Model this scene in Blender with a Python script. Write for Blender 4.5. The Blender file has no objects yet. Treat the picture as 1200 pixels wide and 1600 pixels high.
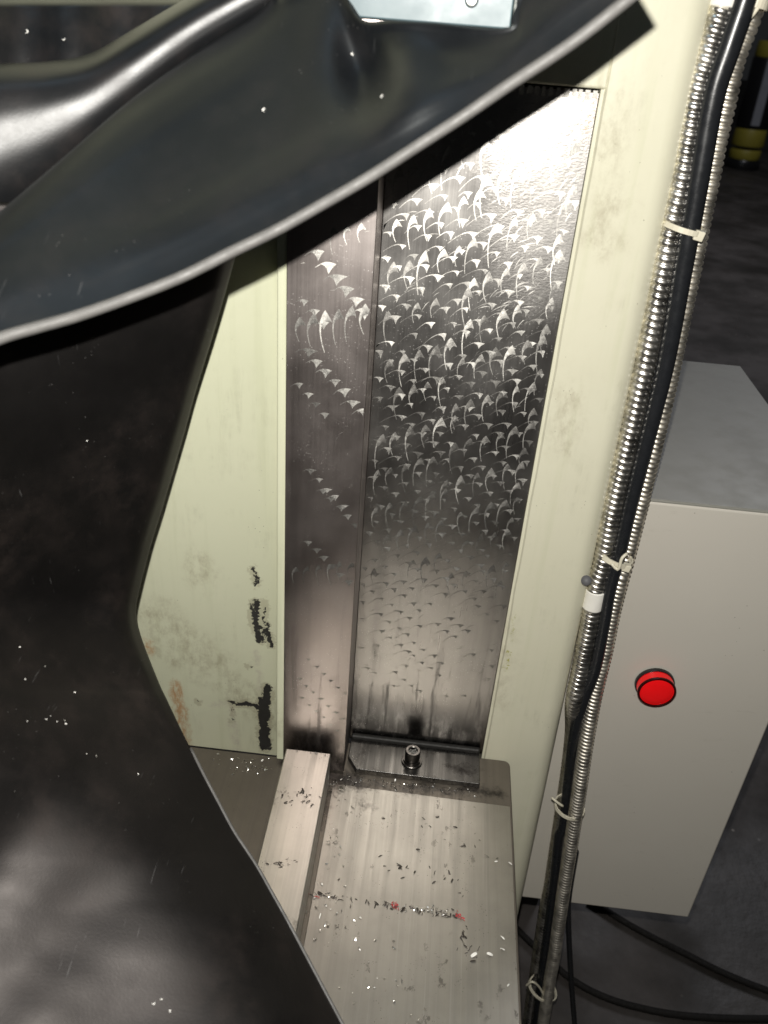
import bpy, bmesh, math, random
from mathutils import Vector, Matrix, noise
random.seed(7)
scene = bpy.context.scene
COL = scene.collection

# ------------------------------------------------------------------ camera
cam_d = bpy.data.cameras.new('camera')
cam = bpy.data.objects.new('camera', cam_d)
COL.objects.link(cam)
cam_d.sensor_fit = 'VERTICAL'
cam_d.sensor_height = 36.0
cam_d.lens = 29.97
cam_d.clip_start = 0.01
cam_d.clip_end = 100
RX, RY, RZ = (0.99365, -0.10375, 0.04361), (0.09101, 0.51274, -0.85371), (0.06621, 0.85225, 0.51892)
CP = Vector((0.03902, -0.43657, 0.49344))
M4 = Matrix((list(RX) + [CP.x], list(RY) + [CP.y], list(RZ) + [CP.z], [0, 0, 0, 1]))
cam.matrix_world = M4
cam_d.dof.use_dof = True
cam_d.dof.focus_distance = 0.56
cam_d.dof.aperture_fstop = 13
scene.camera = cam

# ------------------------------------------------------------------ light
world = bpy.data.worlds.new('World')
scene.world = world
world.use_nodes = True
bg = world.node_tree.nodes['Background']
bg.inputs[0].default_value = (0.9, 0.95, 1.0, 1)
bg.inputs[1].default_value = 0.012

def lamp(name, kind, loc, energy, color, size=0.004, aim=None, sy=None):
    d = bpy.data.lights.new(name, kind)
    d.energy = energy
    d.color = color
    if kind == 'AREA':
        d.shape = 'RECTANGLE'
        d.size = size
        d.size_y = sy or size
    else:
        d.shadow_soft_size = size
    o = bpy.data.objects.new(name, d)
    COL.objects.link(o)
    o.location = loc
    if aim is not None:
        o.rotation_euler = (Vector(aim) - Vector(loc)).to_track_quat('-Z', 'Y').to_euler()
    return o
# the hand-held camera's flash, just above the lens
lamp('camera_flash', 'POINT', (0.0341, -0.42479, 0.52095), 14.5, (1.0, 0.97, 0.91), 0.0028)
# unseen overhead area lights, added for fill, rubber sheen and the far floor
lamp('overhead_fill', 'AREA', (-0.35, -0.35, 2.6), 5.0, (0.60, 0.82, 1.0), 0.5, (-0.1, -0.2, 0.3), 1.7)
lamp('overhead_fill', 'AREA', (1.6, 3.2, 3.0), 42.0, (0.95, 0.95, 1.0), 0.4, (1.4, 3.0, 0.0), 1.8)

vs = scene.view_settings
scene.display_settings.display_device = 'sRGB'
vs.view_transform = 'Standard'
vs.look = 'None'
vs.exposure = 0.0
vs.gamma = 1.0
scene.render.engine = 'CYCLES'
scene.cycles.use_denoising = True
scene.cycles.max_bounces = 8

# ------------------------------------------------------------------ node helper
class NT:
    def __init__(s, name):
        s.m = bpy.data.materials.new(name)
        s.m.use_nodes = True
        s.t = s.m.node_tree
        s.b = s.t.nodes['Principled BSDF']
        s.co = s.t.nodes.new('ShaderNodeTexCoord').outputs['Object']
    def new(s, k): return s.t.nodes.new('ShaderNode' + k)
    def put(s, sock, v):
        if isinstance(v, bpy.types.NodeSocket): s.t.links.new(v, sock)
        elif isinstance(v, (tuple, list)) and len(v) == 3 and sock.type == 'RGBA': sock.default_value = (*v, 1)
        else: sock.default_value = v
    def set(s, **k):
        for a, v in k.items(): s.put(s.b.inputs[a.replace('_', ' ')], v)
        return s
    def scale(s, v, vec=None, loc=(0, 0, 0), rot=(0, 0, 0)):
        n = s.new('Mapping'); s.put(n.inputs['Vector'], vec or s.co)
        n.inputs['Scale'].default_value = v; n.inputs['Location'].default_value = loc
        n.inputs['Rotation'].default_value = rot
        return n.outputs[0]
    def noise(s, sc, det=4, vec=None, rough=.55, dist=0, col=False):
        n = s.new('TexNoise'); s.put(n.inputs['Vector'], vec or s.co)
        n.inputs['Scale'].default_value = sc; n.inputs['Detail'].default_value = det
        n.inputs['Roughness'].default_value = rough; n.inputs['Distortion'].default_value = dist
        return n.outputs['Color' if col else 'Fac']
    def voro(s, sc, vec=None, feat='F1', out='Distance'):
        n = s.new('TexVoronoi'); n.feature = feat
        s.put(n.inputs['Vector'], vec or s.co); n.inputs['Scale'].default_value = sc
        return n.outputs[out]
    def step(s, v, a, b, lo=0, hi=1):
        n = s.new('MapRange'); n.interpolation_type = 'SMOOTHSTEP'
        s.put(n.inputs[0], v); n.inputs[1].default_value = a; n.inputs[2].default_value = b
        n.inputs[3].default_value = lo; n.inputs[4].default_value = hi
        return n.outputs[0]
    def math(s, op, a, b=0.0):
        n = s.new('Math'); n.operation = op; s.put(n.inputs[0], a); s.put(n.inputs[1], b)
        return n.outputs[0]
    def vmath(s, op, a, b=(0, 0, 0)):
        n = s.new('VectorMath'); n.operation = op; s.put(n.inputs[0], a); s.put(n.inputs[1], b)
        return n.outputs['Value'] if op in ('LENGTH', 'DISTANCE', 'DOT_PRODUCT') else n.outputs[0]
    def mix(s, f, a, b):
        n = s.new('Mix'); n.data_type = 'RGBA'; s.put(n.inputs[0], f); s.put(n.inputs[6], a); s.put(n.inputs[7], b)
        return n.outputs[2]
    def bump(s, h, st=.2, d=.001, nrm=None):
        n = s.new('Bump'); s.put(n.inputs['Height'], h); n.inputs['Strength'].default_value = st
        n.inputs['Distance'].default_value = d
        if nrm: s.put(n.inputs['Normal'], nrm)
        return n.outputs[0]
    def axis(s, i, vec=None):
        n = s.new('SeparateXYZ'); s.put(n.inputs[0], vec or s.co); return n.outputs[i]
    def capsules(s, segs, amp=.004, sc=220, amp2=.002, sc2=900):
        """union of thick segments (a, b, radius) with a ragged rim: 1 inside"""
        nz = s.vmath('SUBTRACT', s.noise(sc, 5, col=True), (.5, .5, .5))
        nz = s.vmath('MULTIPLY', nz, (amp * 2,) * 3)
        nz2 = s.vmath('MULTIPLY', s.vmath('SUBTRACT', s.noise(sc2, 3, col=True), (.5, .5, .5)), (amp2 * 2,) * 3)
        p = s.vmath('ADD', s.vmath('ADD', s.co, nz), nz2)
        best = None
        for a, b, r in segs:
            a, b = Vector(a), Vector(b); d = b - a; L2 = max(d.length_squared, 1e-9)
            pa = s.vmath('SUBTRACT', p, tuple(a))
            h = s.math('MULTIPLY', s.vmath('DOT_PRODUCT', pa, tuple(d)), 1 / L2)
            n = s.new('Clamp'); s.put(n.inputs[0], h)
            cx = s.new('CombineXYZ')
            for i in range(3): s.put(cx.inputs[i], n.outputs[0])
            q = s.vmath('MULTIPLY', cx.outputs[0], tuple(d))
            dist = s.math('SUBTRACT', s.vmath('DISTANCE', pa, q), r)
            best = dist if best is None else s.math('MINIMUM', best, dist)
        return best

# ------------------------------------------------------------------ materials
def green_paint(name, chips, rust, grime, spots=None, t=((.61, .625, .455), (.66, .665, .50))):
    m = NT(name)
    base = m.mix(m.noise(9, 4), *t)
    streak = m.noise(1, 4, m.scale((160, 160, 7)))
    base = m.mix(m.step(streak, .5, .75, 0, .22), base, (.45, .47, .30))
    edge_dirt = m.math('MULTIPLY', m.step(m.noise(34, 6, rough=.7), .48, .72), m.step(m.noise(1, 5, m.scale((260, 260, 30)), .7), .4, .7))
    base = m.mix(m.math('MULTIPLY', edge_dirt, .28), base, (.30, .29, .20))
    if grime:
        g = m.step(m.capsules(grime, .012, 60, .004, 500), .012, -.006)
        g = m.math('MULTIPLY', g, m.step(m.noise(1, 6, m.scale((150, 150, 90)), .72), .36, .74))
        base = m.mix(m.math('MULTIPLY', g, .55), base, (.24, .20, .12))
    if spots:
        g = m.step(m.capsules(spots, .004, 200), .001, -.001)
        base = m.mix(m.math('MULTIPLY', g, m.step(m.noise(420, 4), .45, .62)), base, (.33, .32, .08))
    pits = m.step(m.voro(260), .10, .05)
    pits = m.math('MULTIPLY', pits, m.step(m.noise(45, 3), .56, .64))
    base = m.mix(m.math('MULTIPLY', pits, .7), base, (.12, .10, .06))
    h = m.noise(70, 3)
    rough = m.step(m.noise(24, 4), .3, .7, .30, .48)
    if rust:
        for segs, c in rust:
            f = m.step(m.capsules(segs, .007, 110, .0025, 600), .003, -.0025)
            f = m.math('MULTIPLY', f, m.step(m.noise(1, 5, m.scale((300, 300, 110)), .7), .34, .58, .15, 1))
            base = m.mix(m.math('MULTIPLY', f, .85), base, m.mix(m.noise(260, 4), c, tuple(v * .6 for v in c)))
    if chips:
        for segs, c in chips:
            f = m.step(m.capsules(segs, .0052, 120, .0019, 480), .0008, .0001)
            cc = m.mix(m.noise(300, 4), c, tuple(min(1, v * 1.6 + .006) for v in c))
            base = m.mix(f, base, cc)
            f2 = m.step(m.capsules(segs, .006, 110, .003, 500), .0030, .0012)
            base = m.mix(m.math('MULTIPLY', m.math('SUBTRACT', f2, m.math('MINIMUM', f, f2)), .45), base, (.33, .30, .20))
            h = m.math('SUBTRACT', h, m.math('MULTIPLY', f, 1.6))
    m.set(Base_Color=base, Roughness=rough, Normal=m.bump(h, .35, .0006))
    m.b.inputs['Specular IOR Level'].default_value = .45
    return m.m

RUST = [((0.10169, 0.0335, 0.45296), (0.10048, 0.0335, 0.44272), 0.0024), ((0.10303, 0.0335, 0.45734), (0.09318, 0.0335, 0.4566), 0.0012)]
def guideway(name, tint, tint2, r0, r1, streak_amp=.10, worn=None):
    m = NT(name)
    grind = m.noise(1, 5, m.scale((900, 900, 9)), .6)
    band = m.noise(1, 3, m.scale((70, 70, 2.2)), .5)
    cloud = m.noise(22, 5)
    col = m.mix(m.step(cloud, .35, .7), tint, tint2)
    col = m.mix(m.step(band, .45, .75, 0, .45), col, tuple(v * .55 for v in tint))
    dots = m.math('MULTIPLY', m.step(m.voro(560), .20, .08), m.step(m.noise(45, 4), .44, .60))
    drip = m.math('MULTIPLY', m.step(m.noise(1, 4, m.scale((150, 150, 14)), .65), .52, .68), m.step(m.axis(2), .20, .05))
    low_dim = m.step(m.axis(2), .17, .05, 0, .62)  # colour darkened towards the bottom to dim the reflected base
    col = m.mix(low_dim, col, tuple(v * .5 for v in tint))
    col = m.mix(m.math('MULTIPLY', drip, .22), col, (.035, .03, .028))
    low = m.math('MULTIPLY', m.step(m.axis(2), .052, .006), m.step(m.noise(1, 5, m.scale((140, 140, 60)), .65), .28, .56))  # dark reflection at the foot, painted into the colour in blotches
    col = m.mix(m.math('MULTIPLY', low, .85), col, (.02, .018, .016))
    col = m.mix(m.math('MULTIPLY', dots, .7), col, (.75, .73, .70))
    rough = m.math('ADD', m.step(cloud, .3, .75, r0, r1), m.math('MULTIPLY', m.math('SUBTRACT', grind, .5), streak_amp))
    rough = m.math('ADD', rough, m.math('MULTIPLY', m.math('ADD', dots, drip), .18))
    hb = grind
    if worn:
        f = m.step(m.capsules(worn, .02, 40, .003, 500), .022, -.012)
        rough = m.math('ADD', rough, m.math('MULTIPLY', f, .085))
        wv = m.noise(1, 4, m.scale((420, 420, 900), rot=(0, .6, 0)), .6)
        hb = m.math('ADD', grind, m.math('MULTIPLY', m.math('MULTIPLY', wv, f), 14))
        rr_ = m.math('MULTIPLY', m.step(m.capsules(RUST, .004, 200), .004, -.002), m.step(m.noise(300, 4), .4, .6))
        col = m.mix(m.math('MULTIPLY', rr_, .35), col, (.45, .27, .14))
    m.set(Base_Color=col, Metallic=1.0, Roughness=rough, Normal=m.bump(hb, .08, .0002))
    return m.m

def scrape_mat(name):
    m = NT(name)
    at = m.new('Attribute'); at.attribute_name = 'tilt'
    fa = m.new('Attribute'); fa.attribute_name = 'fade'
    t = m.vmath('SUBTRACT', at.outputs['Color'], (.5, .5, .5))
    t = m.vmath('MULTIPLY', t, (1, 0, 1))
    g = m.new('NewGeometry')
    fine = m.noise(1, 3, m.scale((1500, 1500, 260), rot=(0, .5, 0)), .7)
    wear = m.noise(520, 4)
    f = m.math('MULTIPLY', fa.outputs['Fac'], m.step(m.math('ADD', m.math('MULTIPLY', m.noise(1300, 3), .5), m.math('MULTIPLY', m.noise(120, 3), .5)), .34, .58, .5, 1.0))
    cx = m.new('CombineXYZ')
    for i in range(3): m.put(cx.inputs[i], m.step(f, 0, 1, .25, 1))
    nrm = m.vmath('NORMALIZE', m.vmath('ADD', g.outputs['Normal'], m.vmath('MULTIPLY', t, cx.outputs[0])))
    col = m.mix(m.step(wear, .35, .65), (.30, .29, .27), (.52, .51, .475))
    col = m.mix(f, (.36, .345, .325), col)
    m.set(Base_Color=col, Metallic=1.0, Roughness=m.step(f, 0, 1, .34, .54), Normal=m.bump(fine, .25, .0002, nrm))
    return m.m

def steel_base(name, machined=True, tint=(.50, .46, .40), r=(.30, .45), oil=None):
    m = NT(name)
    brush = m.noise(1, 5, m.scale((700, 6, 700)), .6)
    brush2 = m.noise(1, 5, m.scale((210, 4, 210)), .65)
    cloud = m.noise(26, 5, rough=.6)
    col = m.mix(m.step(cloud, .35, .7), tint, tuple(v * .86 for v in tint))
    col = m.mix(m.step(brush2, .40, .75, 0, .35), col, tuple(v * .68 for v in tint))
    col = m.mix(m.step(brush, .55, .8, 0, .5), col, tuple(min(1, v * 1.35) for v in tint))
    speck = m.math('MULTIPLY', m.step(m.voro(600), .2, .1), m.step(m.noise(60, 4), .52, .66))
    col = m.mix(m.math('MULTIPLY', speck, .8), col, (.03, .026, .022))
    rough = m.math('ADD', m.step(brush2, .3, .75, r[0], r[1]), m.math('MULTIPLY', m.math('SUBTRACT', brush, .5), .22))
    if oil:
        f = m.step(m.capsules(oil, .010, 70, .005, 380), .004, -.006)
        col = m.mix(m.math('MULTIPLY', f, .93), col, (.012, .010, .009))
        rough = m.math('SUBTRACT', rough, m.math('MULTIPLY', f, .12))
    smear = m.math('MULTIPLY', m.step(m.noise(120, 5, m.scale((1, .6, 1)), .7), .6, .66), m.step(m.noise(17, 3), .5, .6))
    col = m.mix(m.math('MULTIPLY', smear, .55), col, (.05, .042, .036))
    m.set(Base_Color=col, Metallic=.9 if machined else .55, Roughness=rough, Normal=m.bump(brush, .12, .0002))
    return m.m

def rubber(name, dust=.25, r=(.34, .5), base=(.006, .0064, .0072), tint=(1, 1, 1), spec=.5):
    m = NT(name)
    cl = m.noise(13, 5, rough=.6)
    cl2 = m.noise(60, 5, rough=.65)
    d = m.math('MULTIPLY', m.step(cl, .42, .75), m.step(cl2, .35, .7))
    col = m.mix(m.math('MULTIPLY', d, dust), base, (.055, .040, .034))
    sp = m.math('MULTIPLY', m.step(m.voro(330), .09, .03), m.step(m.noise(31, 4), .53, .62))
    col = m.mix(m.math('MULTIPLY', sp, .25), col, (.42, .41, .39))
    scr = m.math('MULTIPLY', m.step(m.noise(1, 2, m.scale((1300, 60, 60), rot=(.3, .5, .9)), .5), .70, .76), m.step(m.noise(20, 3), .52, .62))
    col = m.mix(m.math('MULTIPLY', scr, .25), col, (.2, .2, .2))
    rough = m.math('ADD', m.step(cl, .3, .7, r[0], r[1]), m.math('MULTIPLY', m.math('SUBTRACT', cl2, .5), .16))
    hb = m.math('ADD', m.noise(900, 3), m.math('MULTIPLY', cl2, .5))
    m.set(Base_Color=col, Roughness=rough, Normal=m.bump(hb, .12, .0003))
    m.b.inputs['Specular IOR Level'].default_value = spec
    m.b.inputs['Specular Tint'].default_value = (*tint, 1)
    return m.m

def plain(name, col, rough=.4, metal=0.0, var=.25, sc=60, bump=.1, spec=.5):
    m = NT(name)
    n = m.noise(sc, 4)
    c = m.mix(n, tuple(v * (1 - var) for v in col), tuple(min(1, v * (1 + var)) for v in col))
    m.set(Base_Color=c, Roughness=m.step(m.noise(sc * 1.7, 4), .3, .7, rough * .85, min(1, rough * 1.15)), Metallic=metal,
          Normal=m.bump(m.noise(sc * 8, 3), bump, .0003))
    m.b.inputs['Specular IOR Level'].default_value = spec
    return m.m

def conduit_mat(name, tint, r0=.24, r1=.38):
    m = NT(name)
    n = m.noise(160, 4)
    col = m.mix(m.step(n, .4, .7), tint, tuple(v * .6 for v in tint))
    m.set(Base_Color=col, Metallic=1.0, Roughness=m.step(m.noise(90, 3), .3, .7, r0, r1))
    return m.m

GL = lambda pts: pts
MAT = {}
MAT['green_left'] = green_paint('green_paint_chipped',
    chips=[([((-0.06532, 0.0085, 0.17016), (-0.06381, 0.0085, 0.1565), 0.00081), ((-0.06439, 0.0085, 0.14326), (-0.06412, 0.0085, 0.12981), 0.00181), ((-0.0654, 0.0085, 0.13236), (-0.0608, 0.0085, 0.11083), 0.00233), ((-0.05765, 0.0085, 0.11969), (-0.05372, 0.0085, 0.10731), 0.00133), ((-0.05836, 0.0085, 0.14408), (-0.05763, 0.0085, 0.12247), 0.00056), ((-0.05658, 0.0085, 0.06743), (-0.05856, 0.0085, 0.04538), 0.00248), ((-0.05943, 0.0085, 0.05467), (-0.0588, 0.0085, 0.00746), 0.00348), ((-0.08382, 0.0085, 0.04903), (-0.06508, 0.0085, 0.04878), 0.00133), ((-0.07209, 0.0085, 0.04959), (-0.05949, 0.0085, 0.0465), 0.00196), ((-0.1079, 0.0085, 0.04658), (-0.10749, 0.0085, 0.04538), 0.00104), ((-0.06962, 0.0085, 0.08647), (-0.06918, 0.0085, 0.08594), 0.00067), ((-0.08244, 0.0085, 0.04799), (-0.08286, 0.0085, 0.03198), 0.00019)], (.022, .021, .02))],
    rust=[([((-0.12318, 0.0085, 0.0592), (-0.12049, 0.0085, 0.0162), 0.00407), ((-0.1207, 0.0085, 0.02926), (-0.1165, 0.0085, 7e-05), 0.00222), ((-0.14033, 0.0085, 0.0972), (-0.13959, 0.0085, 0.08918), 0.00259)], (.55, .30, .13)),
          ([((-0.083, 0.0085, 0.04475), (-0.07941, 0.0085, -0.00408), 0.00222), ((-0.09804, 0.0085, 0.04558), (-0.08763, 0.0085, 0.04719), 0.00111), ((-0.06539, 0.0085, 0.09875), (-0.06119, 0.0085, 0.06673), 0.00148)], (.66, .63, .50))],
    grime=[((-0.12963, 0.0085, 0.10103), (-0.09658, 0.0085, 0.0825), 0.01481), ((-0.13477, 0.0085, 0.12279), (-0.05577, 0.0085, 0.03945), 0.01111), ((-0.10159, 0.0085, 0.1695), (-0.10208, 0.0085, 0.15921), 0.00741)])
MAT['green_right'] = green_paint('green_paint_smudged', None, None,
    grime=[((0.11509, 0.031, 0.44705), (0.11398, 0.031, 0.42922), 0.0056), ((0.11958, 0.031, 0.40958), (0.11761, 0.031, 0.40303), 0.0056), ((0.11655, 0.031, 0.39153), (0.12214, 0.031, 0.38871), 0.004), ((0.11772, 0.031, 0.30036), (0.11981, 0.031, 0.26717), 0.002), ((0.10401, 0.031, 0.13266), (0.11006, 0.031, 0.05615), 0.0028), ((0.09493, 0.031, 0.46256), (0.11067, 0.031, 0.46093), 0.0024)],
    spots=[((0.1088, 0.031, 0.13887), (0.1107, 0.031, 0.11664), 0.0008), ((0.11017, 0.031, 0.1079), (0.10997, 0.031, 0.09013), 0.0012)], t=((.585, .565, .435), (.625, .61, .48)))
MAT['way_wide'] = guideway('scraped_steel', (.45, .43, .41), (.54, .52, .495), .28, .38, .10, [((0.08899, 0.0335, 0.44476), (0.08982, 0.0335, 0.40175), 0.024), ((0.08982, 0.0335, 0.40175), (0.09194, 0.0335, 0.36829), 0.016)])
MAT['way_narrow'] = guideway('ground_steel', (.50, .44, .415), (.57, .51, .485), .34, .43)
MAT['scrape'] = scrape_mat('scraped_crescent')
OIL = [((-0.03821, 0.00471, 0.0), (0.01391, -0.00877, 0.0), 0.008), ((-0.00455, -0.01153, 0.0), (0.11691, -0.00227, 0.0), 0.0045), ((-0.01057, -0.01832, 0.0), (-0.00815, -0.0487, 0.0), 0.004), ((0.01559, -0.0231, 0.0), (0.02538, -0.02845, 0.0), 0.003)]
MAT['base'] = steel_base('dull_base_steel', False, (.17, .148, .122), (.40, .55), OIL)
MAT['pad'] = steel_base('machined_base_steel', True, (.385, .362, .325), (.38, .45), OIL)
MAT['bar'] = steel_base('ground_bar_steel', True, (.54, .51, .465), (.36, .46))
MAT['rubber'] = rubber('black_rubber', .12, (.40, .5), (.0040, .0046, .0056), (.92, .98, 1))
MAT['rubber_dusty'] = rubber('dusty_black_rubber', .22, (.45, .55), (.0022, .0021, .0021), (1, .92, .885), .34)
MAT['rubber_roll'] = rubber('glossy_rubber_roll', .3, (.35, .43))
MAT['rubber_edge'] = plain('cut_rubber_edge', (.088, .085, .081), .6, 0, .35, 150, .3)
MAT['black_steel'] = steel_base('oily_bracket_steel', True, (.10, .096, .09), (.26, .40), [((0.0095, 0.02661, 0.005), (0.09751, 0.02851, 0.005), 0.002), ((0.00682, 0.00082, 0.005), (0.09988, -0.00322, 0.005), 0.0015), ((0.01207, 0.0047, 0.005), (0.01504, 0.02096, 0.005), 0.0025), ((0.07845, 0.0117, 0.005), (0.09515, 0.01115, 0.005), 0.0045), ((0.03664, -0.00378, 0.005), (0.05527, -0.00097, 0.005), 0.002)])
MAT['bolt'] = plain('oily_bolt_steel', (.12, .112, .105), .34, 1, .6, 300, .2)
MAT['dirt'] = plain('packed_swarf', (.30, .29, .27), .5, .5, .8, 900, .8)
MAT['cab'] = plain('grey_cabinet_paint', (.56, .53, .465), .42, 0, .05, 25, .06)
def cab_mat():
    m = NT('grey_cabinet_paint')
    c = m.mix(m.noise(7, 4), (.52, .49, .43), (.56, .53, .47))
    sc = m.math('MULTIPLY', m.step(m.noise(1, 5, m.scale((40, 40, 160), rot=(0, .3, 0)), .7), .60, .70), m.step(m.noise(11, 4), .52, .66))
    c = m.mix(m.math('MULTIPLY', sc, .35), c, (.34, .31, .26))
    pt = m.math('MULTIPLY', m.step(m.voro(120), .07, .03), m.step(m.noise(16, 3), .5, .6))
    c = m.mix(m.math('MULTIPLY', pt, .7), c, (.16, .14, .11))
    m.set(Base_Color=c, Roughness=m.step(m.noise(20, 4), .3, .7, .36, .5), Normal=m.bump(m.noise(260, 3), .10, .0004))
    return m.m
MAT['cab'] = cab_mat()
MAT['cab_dark'] = plain('dark_plinth', (.03, .03, .03), .6)
MAT['lens'] = plain('red_lamp_lens', (.72, .006, .008), .14, 0, .1, 80, .05)
MAT['lens'].node_tree.nodes['Principled BSDF'].inputs['Emission Color'].default_value = (1, .01, .012, 1)
MAT['lens'].node_tree.nodes['Principled BSDF'].inputs['Emission Strength'].default_value = .16
MAT['lens_rim'] = plain('dark_red_rim', (.035, .002, .002), .2, 0, .1, 80, .05)
MAT['black_plastic'] = plain('black_plastic', (.014, .014, .015), .3, 0, .3, 90, .05)
MAT['cable'] = plain('black_cable_sheath', (.012, .013, .015), .30, 0, .3, 160, .1)
MAT['tie'] = plain('cream_nylon', (.62, .58, .46), .45, 0, .12, 200, .1)
MAT['white_tape'] = plain('white_sleeve', (.78, .76, .70), .5, 0, .06, 200, .1)
MAT['conduit'] = conduit_mat('bright_conduit_steel', (.82, .79, .73))
MAT['conduit2'] = conduit_mat('dull_conduit_steel', (.86, .81, .71), .40, .54)
MAT['blue'] = plain('pale_blue_enamel', (.11, .162, .18), .38, 0, .06, 30, .05)
MAT['pale_trim'] = plain('pale_trim_enamel', (.30, .32, .30), .4, 0, .1, 60, .05)
MAT['yellow'] = plain('yellow_band_plastic', (.34, .29, .04), .5, 0, .2, 40)
MAT['brass'] = plain('brass_valve', (.45, .30, .08), .35, 1, .3, 60)
MAT['label_grey'] = plain('grey_label', (.30, .31, .34), .45, 0, .2, 60)
MAT['clip_grey'] = plain('dull_grey_plastic', (.10, .10, .105), .6, 0, .2, 200)
MAT['chip'] = plain('bright_swarf', (.75, .73, .69), .3, 1, .3, 700)
MAT['chip_white'] = plain('pale_swarf', (.82, .80, .75), .5, 0, .1, 700)
MAT['chip_dark'] = plain('oily_swarf', (.085, .072, .062), .45, .5, .6, 700)
MAT['chip_red'] = plain('red_paint_flake', (.42, .05, .05), .5, 0, .3, 700)
def floor_mat():
    m = NT('stained_concrete')
    c = m.mix(m.step(m.noise(3.2, 6, rough=.65), .35, .65), (.020, .017, .014), (.075, .066, .062))
    c = m.mix(m.step(m.noise(9, 5, rough=.7), .5, .68, 0, .7), c, (.03, .024, .02))
    c = m.mix(m.math('MULTIPLY', m.step(m.voro(38), .12, .05), m.step(m.noise(7, 3), .5, .6)), c, (.22, .2, .18))
    m.set(Base_Color=c, Roughness=m.step(m.noise(6, 4), .3, .7, .5, .8), Normal=m.bump(m.noise(60, 5), .4, .003))
    return m.m
MAT['floor'] = floor_mat()

# ------------------------------------------------------------------ mesh helpers
def link(name, me, mat, parent=None, smooth=False):
    o = bpy.data.objects.new(name, me)
    COL.objects.link(o)
    if mat: me.materials.append(MAT[mat] if isinstance(mat, str) else mat)
    if smooth: me.polygons.foreach_set('use_smooth', [True] * len(me.polygons))
    if parent is not None:
        o.parent = parent
        L = parent.location.copy()
        if parent.parent: L = L + parent.parent.location
        o.matrix_parent_inverse = Matrix.Translation(-L) if parent.type == 'EMPTY' else Matrix()
    return o
def tag(o, label=None, cat=None, group=None, kind=None):
    if label: o['label'] = label
    if cat: o['category'] = cat
    if group: o['group'] = group
    if kind: o['kind'] = kind
    return o
def thing(name, loc, label, cat, group=None):
    e = bpy.data.objects.new(name, None)
    e.location = loc
    e.empty_display_size = .02
    COL.objects.link(e)
    return tag(e, label, cat, group)
def from_bm(name, bm, mat, parent=None, smooth=False):
    bmesh.ops.recalc_face_normals(bm, faces=bm.faces)
    me = bpy.data.meshes.new(name); bm.to_mesh(me); bm.free()
    return link(name, me, mat, parent, smooth)
def box(name, lo, hi, mat, parent=None, bev=.001, seg=2, smooth=True):
    bm = bmesh.new()
    bmesh.ops.create_cube(bm, size=1)
    for v in bm.verts:
        v.co = Vector([lo[i] + (v.co[i] + .5) * (hi[i] - lo[i]) for i in range(3)])
    if bev: bmesh.ops.bevel(bm, geom=bm.edges[:], offset=bev, segments=seg, affect='EDGES', profile=.5)
    o = from_bm(name, bm, mat, parent)
    if smooth:
        for p in o.data.polygons: p.use_smooth = True
        md = o.modifiers.new('weighted', 'WEIGHTED_NORMAL'); md.keep_sharp = True
    return o
def prism(name, poly, axis, lo, hi, mat, parent=None, bev=0.0, seg=2, flare=None):
    """polygon in the plane across `axis` extruded from lo to hi; flare(p, h) moves a point"""
    bm = bmesh.new()
    def P(p, h):
        q = {0: (h, p[0], p[1]), 1: (p[0], h, p[1]), 2: (p[0], p[1], h)}[axis]
        return flare(q) if flare else q
    a = [bm.verts.new(P(p, lo)) for p in poly]; b = [bm.verts.new(P(p, hi)) for p in poly]
    n = len(poly)
    bm.faces.new(a); bm.faces.new(b[::-1])
    for i in range(n): bm.faces.new((a[i], b[i], b[(i + 1) % n], a[(i + 1) % n]))
    bmesh.ops.recalc_face_normals(bm, faces=bm.faces)
    if bev: bmesh.ops.bevel(bm, geom=bm.edges[:], offset=bev, segments=seg, affect='EDGES', profile=.5)
    o = from_bm(name, bm, mat, parent)
    for p in o.data.polygons: p.use_smooth = True
    o.modifiers.new('weighted', 'WEIGHTED_NORMAL')
    return o
def cr(p0, p1, p2, p3, t):
    return .5 * ((2 * p1) + (p2 - p0) * t + (2 * p0 - 5 * p1 + 4 * p2 - p3) * t * t + (3 * p1 - p0 - 3 * p2 + p3) * t ** 3)
def spline(pts, n):
    pts = [Vector(p) for p in pts]
    P = [pts[0] * 2 - pts[1]] + pts + [pts[-1] * 2 - pts[-2]]
    out = []
    for i in range(1, len(P) - 2):
        for k in range(n): out.append(cr(P[i - 1], P[i], P[i + 1], P[i + 2], k / n))
    out.append(pts[-1]); return out
def resample(pts, step):
    out = [pts[0].copy()]; acc = 0.0
    for a, b in zip(pts, pts[1:]):
        d = (b - a).length
        if d < 1e-9: continue
        s = step - acc
        while s <= d:
            out.append(a.lerp(b, s / d)); s += step
        acc = d - (s - step)
    return out
def frames(pts):
    T = [(pts[min(i + 1, len(pts) - 1)] - pts[max(i - 1, 0)]).normalized() for i in range(len(pts))]
    n = T[0].orthogonal().normalized(); F = []
    for t in T:
        n = (n - t * n.dot(t)).normalized(); F.append((n, t.cross(n)))
    return F
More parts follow.
